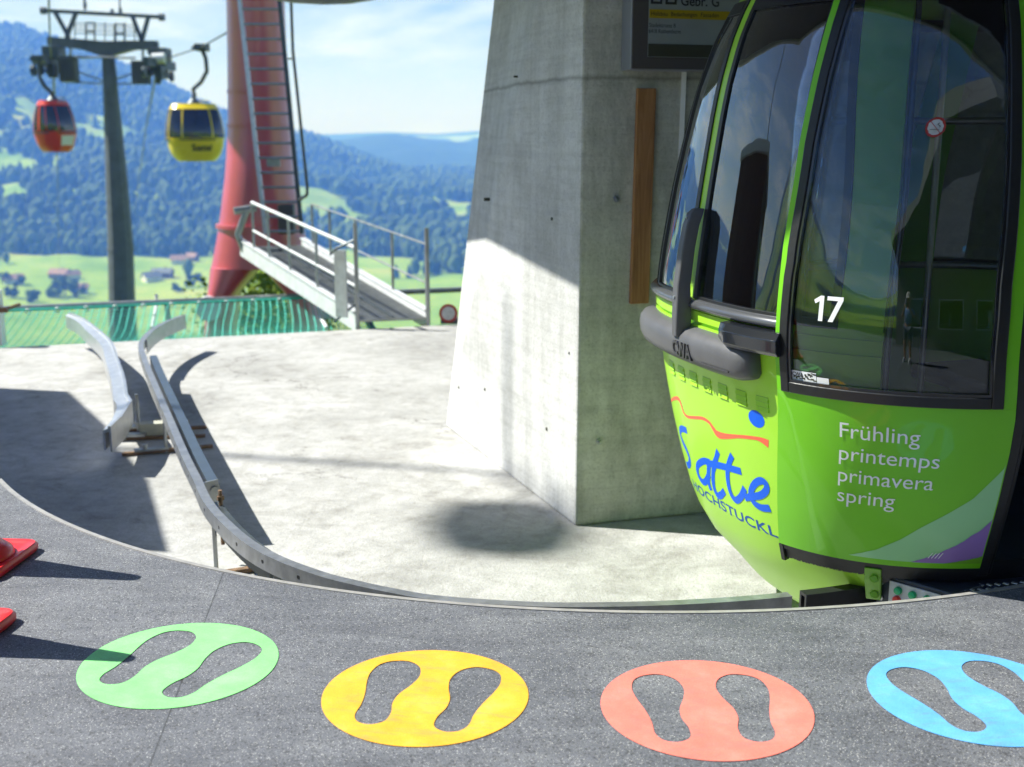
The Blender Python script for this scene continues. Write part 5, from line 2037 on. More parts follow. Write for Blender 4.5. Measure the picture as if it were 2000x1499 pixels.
# ---- step, control panel and bracket under the leaf
mb = MB()
rs = []
for t in np.linspace(234, 310, 70):
    o1 = 0.004 + 0.125 * min(1, max(0, (t - 235) / 15))
    rs.append([G.S(t, -0.058, -0.02), G.S(t, -0.058, o1), G.S(t, -0.033, o1), G.S(t, -0.033, -0.02)])
mb.rings(rs)
step = obj("step", mb, M_step, gon, smooth=40)
for i in range(34):
    for j in range(2):
        t = 247 + i * 1.75 + j * 0.9
        o_ = 0.060 + j * 0.040
        c = G.S(t, -0.0328, o_)
        du = (G.S(t + 0.62, -0.0328, o_) - c)
        dv = (G.S(t, -0.0328, o_ + 0.014) - c)
        mb_ = mb if False else None
        if i == 0 and j == 0:
            trd = MB()
        zt_ = Vector((0, 0, 0.003))
        trd.add([c - du * 1.0 - dv * 0.3, c - du * 0.2 - dv * 1.0, c + du * 1.0 + dv * 0.3, c + du * 0.2 + dv * 1.0,
                 c - du * 0.9 - dv * 0.25 + zt_, c - du * 0.2 - dv * 0.9 + zt_, c + du * 0.9 + dv * 0.25 + zt_, c + du * 0.2 + dv * 0.9 + zt_],
                [(4, 5, 6, 7), (0, 1, 5, 4), (1, 2, 6, 5), (2, 3, 7, 6), (3, 0, 4, 7)])
obj("tread_pattern", trd, M_tread, step)
mb = MB()
G.patch(mb, 225.0, 229.2, -0.135, 0.02, -0.03, 0.052, 3, 6)
br = obj("bracket", mb, M_bracket, gon, bevel=0.004)
for z_ in (-0.02, -0.10):
    mb = MB()
    p = G.S(227.6, z_, 0.052)
    n_ = (G.S(227.6, z_, 1) - G.S(227.6, z_, 0)).normalized()
    mb.disc(p, n_, 0.013, 0.012, 6)
    mb.disc(p, n_, 0.019, 0.003, 12)
    obj("bolt", mb, M_bracket, br)
F0, F1, S1, B1 = Vector((1.385, 4.222, 0)), Vector((1.594, 4.003, 0)), Vector((1.735, 4.09, 0)), Vector((1.60, 4.30, 0))
mb = MB()
mb.prism([(q_.x, q_.y) for q_ in (F0, F1, S1, B1)], -0.30, -0.027)
pan = obj("control_box", mb, M_step, gon, bevel=0.008)
fd = (F1 - F0).normalized()
fn = Vector((fd.y, -fd.x, 0))
if fn.y > 0:
    fn = -fn
fl = (F1 - F0).length


def fp_(u, z, o):
    p_ = F0 + fd * (u * fl) + fn * o
    return Vector((p_.x, p_.y, z))


mb = MB()
mb.prism([(q_.x, q_.y) for q_ in (fp_(0.19, 0, 0.0005), fp_(0.86, 0, 0.0005), fp_(0.86, 0, 0.008), fp_(0.19, 0, 0.008))], -0.165, -0.044)
pl_ = obj("control_panel", mb, M_panel_white, gon, bevel=0.001)
for k in range(3):
    for r_, mt in ((0, M_btn_green), (1, M_btn_red)):
        p = fp_(0.32 + 0.19 * k - 0.01 * r_, -0.072 - 0.036 * r_ , 0.008)
        mb = MB()
        mb.lathe([(0.0150, 0.0), (0.0150, 0.010), (0.013, 0.015), (0.008, 0.0165)], (0, 0, 0), 18)
        q_ = fn.to_track_quat('Z', 'Y').to_matrix().to_4x4()
        mb.v = [tuple(Matrix.Translation(p) @ q_ @ Vector(v_)) for v_ in mb.v]
        obj("button", mb, mt, pl_, smooth=40)
for (u, z_) in ((0.08, -0.062), (0.08, -0.125), (0.93, -0.10)):
    mb = MB()
    mb.disc(fp_(u, z_, 0.0), fn, 0.010, 0.006, 6)
    obj("panel_screw", mb, M_alu, pan)
# running wheel mount hidden in the gap under the cabin
mb = MB()
p = atz(1672, 1178, -0.33) + Vector((0.02, 0.06, 0))
mb.box((p.x - 0.06, p.y - 0.05, -0.42), (p.x + 0.03, p.y + 0.05, -0.16))
obj("roller_mount", mb, M_alu_side, gon, bevel=0.004)
mb = MB()
mb.disc((p.x - 0.015, p.y - 0.05, -0.33), (0, -1, 0), 0.06, 0.05, 20)
obj("roller", mb, M_black_rubber, gon, smooth=40)
# hanger up to the overhead rail
mb = MB()
mb.tube([(1.86, 5.08, 2.30), (1.86, 5.08, 2.75), (1.86, 5.08, 3.28)], 0.06, 12)
obj("hanger", mb, M_steel_dark, gon, smooth=40)

# ------------------------------------------------------------------ the two cabins on the rope
def far_cabin(name_label, cat, paint, px, py_top, py_bot, Y, phi, sx, group, hang, sign):
    zt_, zb_ = atY(px, py_top, Y).z, atY(px, py_bot, Y).z
    sz_ = (zt_ - zb_) / 2.67
    cx = atY(px, (py_top + py_bot) / 2, Y).x
    Cb = Cab((cx, Y), phi, sx, sx, sz_, zb_ + 0.35 * sz_)
    t_ = thing("gondola_cabin", (cx, Y, zb_), name_label, cat, group)
    m_ = MB()
    Cb.shell(m_, [-0.35, -0.3, -0.15, 0.04, 0.35, 0.55, 0.68, 0.74], 0.0, 60, cap_lo=True)
    obj("body", m_, paint, t_, smooth=50)
    m_ = MB()
    Cb.shell(m_, [2.06, 2.08, 2.1, 2.15, 2.22, 2.28, 2.32], 0.03, 60, cap_hi=True, cap_lo=True)
    obj("roof", m_, paint, t_, smooth=50)
    for k, (a, b) in enumerate(((158, 178), (181, 202), (205, 244), (247, 293), (296, 335), (338, 358), (1, 22), (25, 65), (68, 112), (115, 155))):
        m_ = MB()
        Cb.patch(m_, a, b, 0.741, 2.059, -0.02, 0.0, 8, 10)
        obj("window_pane", m_, M_glass_far, t_, smooth=50)
        m_ = MB()
        Cb.patch(m_, b + 0.01, b + 2.99, 0.741, 2.059, -0.03, 0.012, 2, 8)
        obj("pillar", m_, paint, t_, smooth=50)
    m_ = MB()
    Cb.patch(m_, 150, 210, 0.62, 0.70, 0.012, 0.06, 20, 1)
    obj("bumper", m_, M_steel_dark, t_, smooth=50)
    m_ = MB()
    Cb.patch(m_, 240, 300, 0.64, 0.70, 0.012, 0.05, 20, 1)
    obj("ski_rack", m_, M_black_rubber, t_, smooth=50)
    m_ = MB()
    Cb.shell(m_, [-0.02, 0.0], -0.06, 30, cap_lo=True, cap_hi=True)
    obj("floor", m_, M_seat, t_)
    for sgn in (-1, 1):
        m_ = MB()
        Mq = Matrix.Translation((cx, Y, Cb.z0)) @ Matrix.Rotation(phi, 4, 'Z')
        m_.box((sgn * 0.62 * sx - 0.2, -0.7 * sx, 0.38 * sz_), (sgn * 0.62 * sx + 0.2, 0.7 * sx, 1.0 * sz_), Mq)
        obj("seat", m_, M_seat, t_)
    m_ = MB()
    top = Cb.z0 + 2.32 * sz_
    m_.tube([(cx, Y, top - 0.02), (cx, Y, top + 0.22)], [0.30, 0.10], 14)
    m_.tube([(cx, Y, top + 0.2)] + [atY(a, b, Y) for a, b in hang], 0.085, 8)
    obj("hanger", m_, M_steel_dark, t_, smooth=50)
    m_ = MB()
    g = atY(*hang[-1], Y)
    m_.box((g.x - 0.22, g.y - 0.35, g.z - 0.10), (g.x + 0.24, g.y + 0.35, g.z + 0.16))
    m_.beam((g.x - 0.4, g.y, g.z + 0.02), (g.x + 0.3, g.y, g.z + 0.14), 0.12, 0.1)
    obj("grip", m_, M_steel_dark, t_, bevel=0.02)
    m_ = MB()
    for k in range(3):
        m_.tube([(cx + 0.35 + 0.12 * k, Y - 0.3, top - 0.14), (cx + 0.35 + 0.12 * k, Y - 0.3, top + 0.12)], 0.02, 6)
    m_.tube([(cx + 0.3, Y - 0.3, top + 0.1), (cx + 0.65, Y - 0.3, top + 0.1)], 0.03, 6)
    obj("roof_fitting", m_, M_alu_side, t_)
    return Cb, t_


C1, t1_ = far_cabin("red gondola cabin hanging below the pylon's left arm", "gondola cabin", M_redcab, 107, 197, 297, GR_R, R(62), 0.70, "gondola cabins on the rope",
                    [(101, 182), (86, 168), (77, 150), (76, 128), (77, 117)], None)
mb = MB()
C1.patch(mb, 252, 288, 0.0, 0.52, 0.02, 0.045, 10, 3)
obj("sign_board", mb, M_white, t1_, smooth=50)
C2, t2_ = far_cabin("yellow gondola cabin hanging beside the red tower", "gondola cabin", M_yellowcab, 381, 203, 315, GR_Y, R(20), 0.97, "gondola cabins on the rope",
                    [(380, 186), (377, 175), (393, 160), (404, 140), (402, 115), (394, 95)], None)
v, f = fit_text("Sattel", 0.95, 0.30, 0.02)
mb = MB()
mb.add([C2.S(262 + a * 32, 0.15 + b, 0.02) for a, b in v], f)
obj("logo_lettering", mb, M_ink, t2_, recalc=False)

# ------------------------------------------------------------------ things behind the viewer, seen in the cabin's windows
br_ = thing("barrier_railing", (0.3, -3.2, 0), "dark bar railing along the back of the platform", "railing")
for k in range(2):
    mb = MB()
    zz = (1.05, 0.12)[k]
    mb.tube([(-6 + i * 0.6, -3.2 - 0.02 * (i - 10) ** 2 * 0.4, zz) for i in range(21)], 0.022, 8)
    obj("rail", mb, M_steel_dark, br_, smooth=40)
mb = MB()
for i in range(100):
    x = -6 + i * 0.12
    j = (x + 6) / 0.6
    y = -3.2 - 0.008 * (j - 10) ** 2
    mb.tube([(x, y, 0.12), (x, y, 1.05)], 0.007, 4, caps=False)
obj("bars", mb, M_steel_dark, br_)

ob = thing("station_building", (4.0, -8.0, 0), "dark timber station building with a deep canopy behind the platform", "building")
M_timber = plain("grey_timber", (0.20, 0.19, 0.185), 0.7, var=0.3)
mb = MB()
mb.box((-2.2, -13, 0), (13, -4.6, 4.0))
obj("wall", mb, M_timber, ob)
mb = MB()
mb.prism([(-2.8, -13.5), (-2.8, -4.2), (-1.0, -2.9), (0.2, -1.6), (0.9, 0.0), (1.8, 1.4), (3.2, 2.2), (13.6, 2.2), (13.6, -13.5)], 3.9, 4.25)
obj("roof", mb, M_roofslab, ob)
for k in range(5):
    mb = MB()
    mb.box((-1.4 + k * 2.6, -4.6 + 0.002, 0.9), (0.2 + k * 2.6, -4.54, 2.3))
    wf = obj("window", mb, M_glass_far, ob)
    mb = MB()
    for (xa, xb, za, zc) in ((-1.46, -1.40, 0.84, 2.36), (0.2, 0.26, 0.84, 2.36), (-1.40, 0.2, 0.84, 0.90), (-1.40, 0.2, 2.30, 2.36)):
        mb.box((xa + k * 2.6, -4.6 + 0.002, za), (xb + k * 2.6, -4.52, zc))
    obj("frame", mb, M_white, wf)

# unseen mast and head added to cast soft shadow on pit and pillar
fm_ = thing("shadow_mast", (-15.4, 10.57, -3), "tall unseen mast with a side head, added to cast soft shadow", "floodlight mast")
mb = MB()
mb.tube([(-15.4, 10.57, -3), (-15.4, 10.57, 9), (-15.4, 10.57, 18.1)], [0.085, 0.065, 0.035], 12)
obj("mast", mb, M_grey_steel, fm_, smooth=40)
mb = MB()
mb.tube([(-15.4, 10.57, 16.9), (-15.5, 10.2, 17.3), (-15.7, 9.8, 17.35)], 0.04, 8)
obj("arm", mb, M_grey_steel, fm_, smooth=40)
mb = MB()
mb.tube([(-15.70, 10.05, 17.32), (-15.70, 9.98, 17.32), (-15.70, 9.60, 17.32), (-15.70, 9.22, 17.32), (-15.70, 9.15, 17.32)], [0.12, 0.27, 0.33, 0.25, 0.10], 16)
obj("shadow_head", mb, M_steel_dark, fm_, smooth=50)


# ------------------------------------------------------------------ the photographer, mirrored in the cabin's glass
def skin_mesh(name, verts, edges, radii, mat, parent, root=0, sub=2):
    org = world_loc(parent)
    me_ = bpy.data.meshes.new(name)
    me_.from_pydata([tuple(Vector(v_) - org) for v_ in verts], edges, [])
    me_.materials.append(mat)
    o_ = bpy.data.objects.new(name, me_)
    sc.collection.objects.link(o_)
    o_.parent = parent
    sk = o_.modifiers.new("skin", 'SKIN')
    for i_, r_ in enumerate(radii):
        rr_ = r_ if isinstance(r_, tuple) else (r_, r_)
        me_.skin_vertices[0].data[i_].radius = rr_
        me_.skin_vertices[0].data[i_].use_root = (i_ == root)
    sk.use_smooth_shade = True
    sb = o_.modifiers.new("sub", 'SUBSURF')
    sb.levels = sb.render_levels = sub
    return o_


PX, PYY = 0.06, -0.42
per = thing("person", (PX, PYY, 0), "person in blue shirt and pale hat holding a camera, mirrored in the glass", "person")
M_skin = plain("skin", (0.50, 0.28, 0.19), 0.5)
M_shirt = plain("blue_shirt", (0.20, 0.33, 0.58), 0.8, var=0.1)
M_trouser = plain("grey_shorts", (0.12, 0.14, 0.20), 0.8, var=0.1)
M_hat = plain("pale_hat", (0.55, 0.52, 0.46), 0.8, var=0.1)
M_shoe = plain("white_shoe", (0.65, 0.65, 0.66), 0.6)


def B(x, y, z):
    return (PX + x, PYY + y, z)


vv = [B(0, 0, 0.95), B(0, -0.01, 1.12), B(0, 0.0, 1.30), B(0, 0.01, 1.42), B(0, 0.03, 1.50), B(0, 0.05, 1.58), B(0, 0.06, 1.68), B(0, 0.05, 1.74)]
ed = [(0, 1), (1, 2), (2, 3), (3, 4), (4, 5), (5, 6), (6, 7)]
ra = [(0.15, 0.11), (0.135, 0.10), (0.15, 0.11), (0.10, 0.08), 0.052, (0.066, 0.082), (0.076, 0.092), (0.055, 0.065)]
for sgn in (-1, 1):
    i0 = len(vv)
    vv += [B(sgn * 0.185, 0.0, 1.41), B(sgn * 0.26, 0.10, 1.20), B(sgn * 0.13, 0.24, 1.42), B(sgn * 0.085, 0.265, 1.50)]
    ra += [0.062, 0.045, 0.032, (0.03, 0.036)]
    ed += [(3, i0), (i0, i0 + 1), (i0 + 1, i0 + 2), (i0 + 2, i0 + 3)]
    for k in range(4):
        j0 = len(vv)
        vv += [B(sgn * (0.088 - 0.006 * k), 0.285, 1.515 + 0.018 * (1.5 - k)), B(sgn * (0.062 - 0.004 * k), 0.305 - 0.004 * k, 1.52 + 0.018 * (1.5 - k)), B(sgn * (0.040 - 0.003 * k), 0.300, 1.522 + 0.017 * (1.5 - k))]
        ra += [0.010, 0.009, 0.008]
        ed += [(i0 + 3, j0), (j0, j0 + 1), (j0 + 1, j0 + 2)]
    j0 = len(vv)
    vv += [B(sgn * 0.07, 0.245, 1.515), B(sgn * 0.045, 0.24, 1.53)]
    ra += [0.012, 0.010]
    ed += [(i0 + 3, j0), (j0, j0 + 1)]
    i0 = len(vv)
    vv += [B(sgn * 0.10, 0, 0.86), B(sgn * 0.115, 0.01, 0.50), B(sgn * 0.12, -0.02, 0.28), B(sgn * 0.12, -0.03, 0.09), B(sgn * 0.125, 0.06, 0.05), B(sgn * 0.13, 0.14, 0.035)]
    ra += [0.092, 0.060, 0.056, 0.040, 0.040, 0.030]
    ed += [(0, i0)] + [(i0 + k, i0 + k + 1) for k in range(5)]
    mb = MB()
    mb.rings([[Vector(B(sgn * 0.125, 0.04, 0)) + Vector((0.05 * w_ * math.cos(a), 0.14 * w_ * math.sin(a), z_)) for a in np.linspace(0, 2 * math.pi, 19)[:-1]] for w_, z_ in ((1.0, 0.001), (1.05, 0.03), (0.95, 0.07), (0.7, 0.11))])
    obj("shoe", mb, M_shoe, per, smooth=60)
body = skin_mesh("body", vv, ed, ra, M_skin, per)
vv = [B(0, 0, 0.93), B(0, -0.01, 1.12), B(0, 0.0, 1.30), B(0, 0.01, 1.43)]
ed = [(0, 1), (1, 2), (2, 3)]
ra = [(0.175, 0.135), (0.160, 0.125), (0.175, 0.135), (0.115, 0.09)]
for sgn in (-1, 1):
    i0 = len(vv)
    vv += [B(sgn * 0.19, 0.0, 1.415), B(sgn * 0.25, 0.08, 1.25)]
    ra += [0.078, 0.064]
    ed += [(3, i0), (i0, i0 + 1)]
skin_mesh("shirt", vv, ed, ra, M_shirt, per)
vv, ed, ra = [B(0, 0, 0.95)], [], [(0.172, 0.13)]
for sgn in (-1, 1):
    i0 = len(vv)
    vv += [B(sgn * 0.10, 0, 0.85), B(sgn * 0.115, 0.01, 0.54)]
    ra += [0.112, 0.085]
    ed += [(0, i0), (i0, i0 + 1)]
skin_mesh("shorts", vv, ed, ra, M_trouser, per)
mb = MB()
hc_ = B(0, 0.05, 1.715)
mb.lathe([(0.165, -0.015), (0.17, -0.008), (0.115, 0.012), (0.108, 0.05), (0.098, 0.10), (0.07, 0.125), (0.02, 0.13)], hc_, 24)
obj("hat", mb, M_hat, per, smooth=60)
mb = MB()
mb.box(B(-0.014, 0.125, 1.60), B(0.014, 0.158, 1.65))
obj("nose", mb, M_skin, body, bevel=0.01)
for sgn in (-1, 1):
    mb = MB()
    mb.disc(B(sgn * 0.034, 0.128, 1.655), (0, 1, 0), 0.011, 0.012, 12)
    obj("eye", mb, M_ink, body, smooth=40)
    mb = MB()
    mb.tube([B(sgn * 0.078, 0.05, 1.62), B(sgn * 0.088, 0.04, 1.65), B(sgn * 0.082, 0.04, 1.675)], [0.010, 0.016, 0.010], 8)
    obj("ear", mb, M_skin, body, smooth=60)
mb = MB()
mb.tube([B(-0.025, 0.132, 1.585), B(0, 0.138, 1.583), B(0.025, 0.132, 1.585)], 0.006, 6)
obj("mouth", mb, plain("lips", (0.40, 0.14, 0.12), 0.5), body, smooth=60)
hcam = thing("handheld_camera", B(0, 0.27, 1.54), "black handheld camera held up by the mirrored person", "camera")
mb = MB()
mb.box(B(-0.06, 0.245, 1.50), B(0.06, 0.29, 1.58))
obj("housing", mb, M_black_rubber, hcam, bevel=0.008)
mb = MB()
mb.tube([B(0, 0.29, 1.54), B(0, 0.34, 1.54)], 0.032, 20)
obj("lens", mb, M_black_gloss, hcam, smooth=40)

# ------------------------------------------------------------------ terrain
def vnoise(x, y, seed=0):
    xi, yi = np.floor(x).astype(np.int64), np.floor(y).astype(np.int64)
    xf, yf = x - xi, y - yi
    u, v_ = xf * xf * (3 - 2 * xf), yf * yf * (3 - 2 * yf)

    def h(a, b):
        n_ = (a * 374761393 + b * 668265263 + seed * 1274126177) & 0x7fffffff
        n_ = ((n_ ^ (n_ >> 13)) * 1274126177) & 0x7fffffff
        return ((n_ ^ (n_ >> 16)) & 0xffff) / 65535.0
    return (h(xi, yi) * (1 - u) + h(xi + 1, yi) * u) * (1 - v_) + (h(xi, yi + 1) * (1 - u) + h(xi + 1, yi + 1) * u) * v_


def fbm(x, y, seed=0, oct_=5):
    a, s_, tot = 0.5, 0.0, 0.0
    for k in range(oct_):
        s_ = s_ + a * vnoise(x * 2 ** k, y * 2 ** k, seed + k)
        tot += a
        a *= 0.5
    return s_ / tot


SK1 = ([-900, -500, -200, 0, 60, 100, 150, 200, 260, 330, 400, 450, 520, 580, 640, 700, 760, 820, 850, 930, 1100, 1400, 2000, 2600, 3200],
       [40, 10, 30, 58, 60, 76, 95, 116, 140, 172, 210, 232, 252, 262, 284, 308, 330, 350, 362, 378, 425, 470, 500, 480, 470])
SK2 = ([-900, 300, 450, 580, 640, 700, 760, 800, 850, 900, 930, 1000, 1200, 1600, 2200, 3200], [262, 280, 285, 272, 275, 269, 264, 267, 274, 278, 270, 264, 250, 230, 190, 170])
SK3 = ([-900, 300, 500, 650, 760, 850, 930, 1100, 1600, 3200], [258, 260, 263, 262, 258, 262, 256, 250, 245, 240])


def tan_e(y):
    v_ = (749.5 - y) / FPX
    return (-_s + v_ * _c) / (_c + v_ * _s)


def terrain(X, Y):
    r = np.hypot(X, Y) + 1e-6
    ca = Y / r
    w = np.clip((ca + 0.05) / 0.45, 0, 1)
    w = w * w * (3 - 2 * w)
    ta = np.clip(X / np.maximum(Y, 1e-3 + 0.25 * r), -4, 4)
    px = 1000 + FPX * 1.022 * ta
    und = fbm(X / 160, Y / 160, 3)
    base = -128 + 16 * (und - 0.5) + 30 * np.clip((r - 900) / 900, 0, 1) ** 2
    near = np.exp(-np.maximum(r - 14, 0) / 150.0)
    z = base * (1 - near) + (-4.5) * near
    cosf = 1 / np.sqrt(1 + np.minimum(ta, 3) ** 2)
    rough = fbm(X / 420, Y / 420, 9, 5) - 0.5

    def ridge(zz, sk, R0, rise, fall, pw, amp):
        e = tan_e(np.interp(px, sk[0], sk[1])) * cosf * 1.0
        Rr = R0
        top = CAMH + Rr * e
        k1 = np.clip((r - (Rr - rise)) / rise, 0, 1)
        up_ = k1 ** pw
        dn = np.clip(1 - (r - Rr) / fall, 0, 1)
        dn = dn * dn * (3 - 2 * dn)
        prof_ = np.where(r < Rr, up_, dn)
        zz2 = base + (top - base) * prof_ + amp * rough * np.clip(k1 * (1 - k1) * 4, 0, 1)
        return np.where(prof_ > 0, np.maximum(zz, zz2), zz)
    z = ridge(z, SK1, 3100.0, 1750.0, 1500.0, 1.15, 150.0)
    z = ridge(z, SK2, 4700.0, 1200.0, 1300.0, 1.0, 120.0)
    z = ridge(z, SK3, 7000.0, 1500.0, 1200.0, 1.0, 60.0)
    # behind the viewer: terrace, then high forested mountains
    th = np.arctan2(X, -Y)
    top = 520 + 260 * np.sin(th * 3.1 + 0.6) + 260 * (fbm(th * 2.2 + 9, th * 0 + 3.3, 21, 4) - 0.5)
    top = top * 0.5
    k = np.clip((r - 90) / 1080, 0, 1)
    zb = -0.3 + top * k ** 1.3 + 60 * rough * k
    zb = np.where(r > 1170, -0.3 + (top + 60 * rough) * np.clip(1 - (r - 1170) / 1500, 0.1, 1), zb)
    return z * w + zb * (1 - w)


def forest_mask(X, Y):
    r = np.hypot(X, Y) + 1e-6
    ta = np.clip(X / np.maximum(Y, 1e-3 + 0.25 * r), -4, 4)
    n_ = fbm(X / 260 + 5, Y / 330, 31, 5)
    n2 = fbm(X / 70, Y / 90, 41, 4)
    thr = np.interp(r, [0, 250, 500, 960, 1110, 1500, 2400, 3200, 6000, 12000], [0.50, 0.56, 0.66, 0.60, 0.475, 0.435, 0.375, 0.345, 0.40, 0.42])
    return (n_ * 0.75 + n2 * 0.25) - thr


AZ = np.concatenate([np.linspace(-180, -34, 110)[:-1], np.linspace(-34, 34, 460)[:-1], np.linspace(34, 180, 110)[:-1]])
RR = np.concatenate([np.geomspace(9, 300, 50)[:-1], np.geomspace(300, 1300, 70)[:-1], np.linspace(1300, 3250, 150)[:-1], np.geomspace(3250, 8600, 90)])
AA, RG = np.meshgrid(np.radians(AZ), RR)
TX, TYY = RG * np.sin(AA), RG * np.cos(AA)
TZ = terrain(TX, TYY)
FM = forest_mask(TX, TYY)
nA, nR = len(AZ), len(RR)
me = bpy.data.meshes.new("hills")
co = np.stack([TX, TYY, TZ], -1).reshape(-1, 3)
ii, jj = np.meshgrid(np.arange(nR - 1), np.arange(nA), indexing='ij')
q4 = np.stack([ii * nA + jj, ii * nA + (jj + 1) % nA, (ii + 1) * nA + (jj + 1) % nA, (ii + 1) * nA + jj], -1).reshape(-1, 4)[:, ::-1]
me.vertices.add(len(co))
me.vertices.foreach_set('co', co.astype(np.float32).ravel())
me.loops.add(q4.size)
me.loops.foreach_set('vertex_index', q4.ravel().astype(np.int32))
me.polygons.add(len(q4))
me.polygons.foreach_set('loop_start', np.arange(0, q4.size, 4, dtype=np.int32))
me.polygons.foreach_set('loop_total', np.full(len(q4), 4, dtype=np.int32))
me.update(calc_edges=True)
at_ = me.attributes.new("forest", 'FLOAT', 'POINT')
at_.data.foreach_set('value', FM.astype(np.float32).ravel())
me.shade_smooth()


def hill_material():
    m, nt, b = nodes("meadow_and_forest")
    at = nt.nodes.new('ShaderNodeAttribute')
    at.attribute_name = "forest"
    tc = nt.nodes.new('ShaderNodeTexCoord')
    P = tc.outputs['Object']
    n1 = N(nt, 'ShaderNodeTexNoise', Scale=0.011, Detail=7.0, Roughness=0.68)
    n2 = N(nt, 'ShaderNodeTexNoise', Scale=0.045, Detail=5.0, Roughness=0.7)
    n3 = N(nt, 'ShaderNodeTexNoise', Scale=0.03, Detail=6.0, Roughness=0.75)
    for n in (n1, n2, n3):
        nt.links.new(P, n.inputs['Vector'])
    meadow = ramp(nt, n1.outputs['Fac'], [(0.3, (0.12, 0.23, 0.022)), (0.45, (0.20, 0.32, 0.035)), (0.55, (0.27, 0.36, 0.055)), (0.68, (0.38, 0.38, 0.11))])
    meadow = mixc(nt, 0.4, meadow, ramp(nt, n2.outputs['Fac'], [(0.3, (0.65, 0.7, 0.6)), (0.6, (1, 1, 1))]), 'MULTIPLY')
    forest = ramp(nt, n2.outputs['Fac'], [(0.3, (0.010, 0.022, 0.012)), (0.5, (0.020, 0.042, 0.018)), (0.7, (0.045, 0.075, 0.025))])
    ad = nt.nodes.new('ShaderNodeMath')
    ad.operation = 'MULTIPLY_ADD'
    ad.inputs[1].default_value = 0.12
    nt.links.new(n3.outputs['Fac'], ad.inputs[0])
    nt.links.new(at.outputs['Fac'], ad.inputs[2])
    mr = nt.nodes.new('ShaderNodeMapRange')
    mr.inputs['From Min'].default_value = 0.050
    mr.inputs['From Max'].default_value = 0.075
    nt.links.new(ad.outputs[0], mr.inputs['Value'])
    col = mixc(nt, mr.outputs['Result'], meadow, forest)
    nt.links.new(col, b.inputs['Base Color'])
    b.inputs['Roughness'].default_value = 0.9
    b.inputs['Specular IOR Level'].default_value = 0.15
    return m


me.materials.append(hill_material())
o = bpy.data.objects.new("hills", me)
sc.collection.objects.link(o)
o['kind'] = 'structure'

# forest trees on the slopes, one mass
NT = 66000
az = np.radians(rng.uniform(-31, 31, NT))
rr = np.where(rng.random(NT) < 0.93, rng.uniform(980, 3200, NT), rng.uniform(420, 1000, NT))
X, Y = rr * np.sin(az), rr * np.cos(az)
fm = forest_mask(X, Y) + 0.02 * rng.standard_normal(NT)
keep = fm > np.where(rr < 960, 0.05, 0.0)
X, Y, fm, rr = X[keep], Y[keep], fm[keep], rr[keep]
Z = terrain(X, Y)
nT = len(X)
hgt = rng.uniform(11, 24, nT) * np.where(rr < 1300, 0.75, 1.0)
rad = hgt * rng.uniform(0.20, 0.34, nT)
dec = rng.random(nT) < 0.45                       # broadleaf crowns are rounder
ns_ = 6
zf = np.where(dec[:, None], np.array([0.12, 0.5, 0.85])[None], np.array([0.06, 0.35, 0.70])[None])
rf_ = np.where(dec[:, None], np.array([0.8, 1.35, 0.9])[None], np.array([1.0, 0.72, 0.36])[None])
ang0 = rng.uniform(0, 6.28, nT)
V = np.zeros((nT, 3 * ns_ + 1, 3), np.float32)
for l_ in range(3):
    for k in range(ns_):
        a = ang0 + 2 * np.pi * k / ns_ + 0.4 * l_
        jit = rng.uniform(0.75, 1.2, nT)
        V[:, l_ * ns_ + k, 0] = X + rad * rf_[:, l_] * jit * np.cos(a)
        V[:, l_ * ns_ + k, 1] = Y + rad * rf_[:, l_] * jit * np.sin(a)
        V[:, l_ * ns_ + k, 2] = Z + hgt * zf[:, l_] * rng.uniform(0.92, 1.08, nT)
V[:, -1, 0], V[:, -1, 1], V[:, -1, 2] = X, Y, Z + hgt
tri = []
for l_ in range(2):
    for k in range(ns_):
        a, b = l_ * ns_ + k, l_ * ns_ + (k + 1) % ns_
        tri += [(a, b, b + ns_), (a, b + ns_, a + ns_)]
for k in range(ns_):
    tri.append((2 * ns_ + k, 2 * ns_ + (k + 1) % ns_, 3 * ns_))
tri = np.array(tri)
nv_ = 3 * ns_ + 1
F = (tri[None] + (np.arange(nT) * nv_)[:, None, None]).reshape(-1, 3)
me = bpy.data.meshes.new("forest")
me.vertices.add(nT * nv_)
me.vertices.foreach_set('co', V.ravel())
me.loops.add(F.size)
me.loops.foreach_set('vertex_index', F.ravel().astype(np.int32))
me.polygons.add(len(F))
me.polygons.foreach_set('loop_start', np.arange(0, F.size, 3, dtype=np.int32))
me.polygons.foreach_set('loop_total', np.full(len(F), 3, dtype=np.int32))
me.update(calc_edges=True)
cv = np.repeat(np.clip(rng.normal(0.45, 0.22, nT) + 0.25 * dec, 0, 1), nv_).astype(np.float32)
at_ = me.attributes.new("tone", 'FLOAT', 'POINT')
at_.data.foreach_set('value', cv)


def leaf_material(name, stops, attr="tone"):
    m, nt, b = nodes(name)
    at = nt.nodes.new('ShaderNodeAttribute')
    at.attribute_name = attr
    nt.links.new(ramp(nt, at.outputs['Fac'], stops), b.inputs['Base Color'])
    b.inputs['Roughness'].default_value = 0.85
    b.inputs['Specular IOR Level'].default_value = 0.2
    return m


me.materials.append(leaf_material("forest_green", [(0.0, (0.010, 0.024, 0.014)), (0.4, (0.022, 0.046, 0.020)), (0.7, (0.050, 0.090, 0.026)), (1.0, (0.085, 0.13, 0.035))]))
o = bpy.data.objects.new("forest", me)
sc.collection.objects.link(o)
o['kind'] = 'stuff'
o['label'] = "dense mixed forest covering the mountain slope"


def ground_at(px, py):
    r_ = ray(px, py)
    p0 = Vector((0, 0, CAMH))
    k = 25.0
    while k < 9000:
        p = p0 + r_ * k
        if p.z < float(terrain(np.array([p.x]), np.array([p.y]))[0]):
            return p
        k *= 1.004
    return p


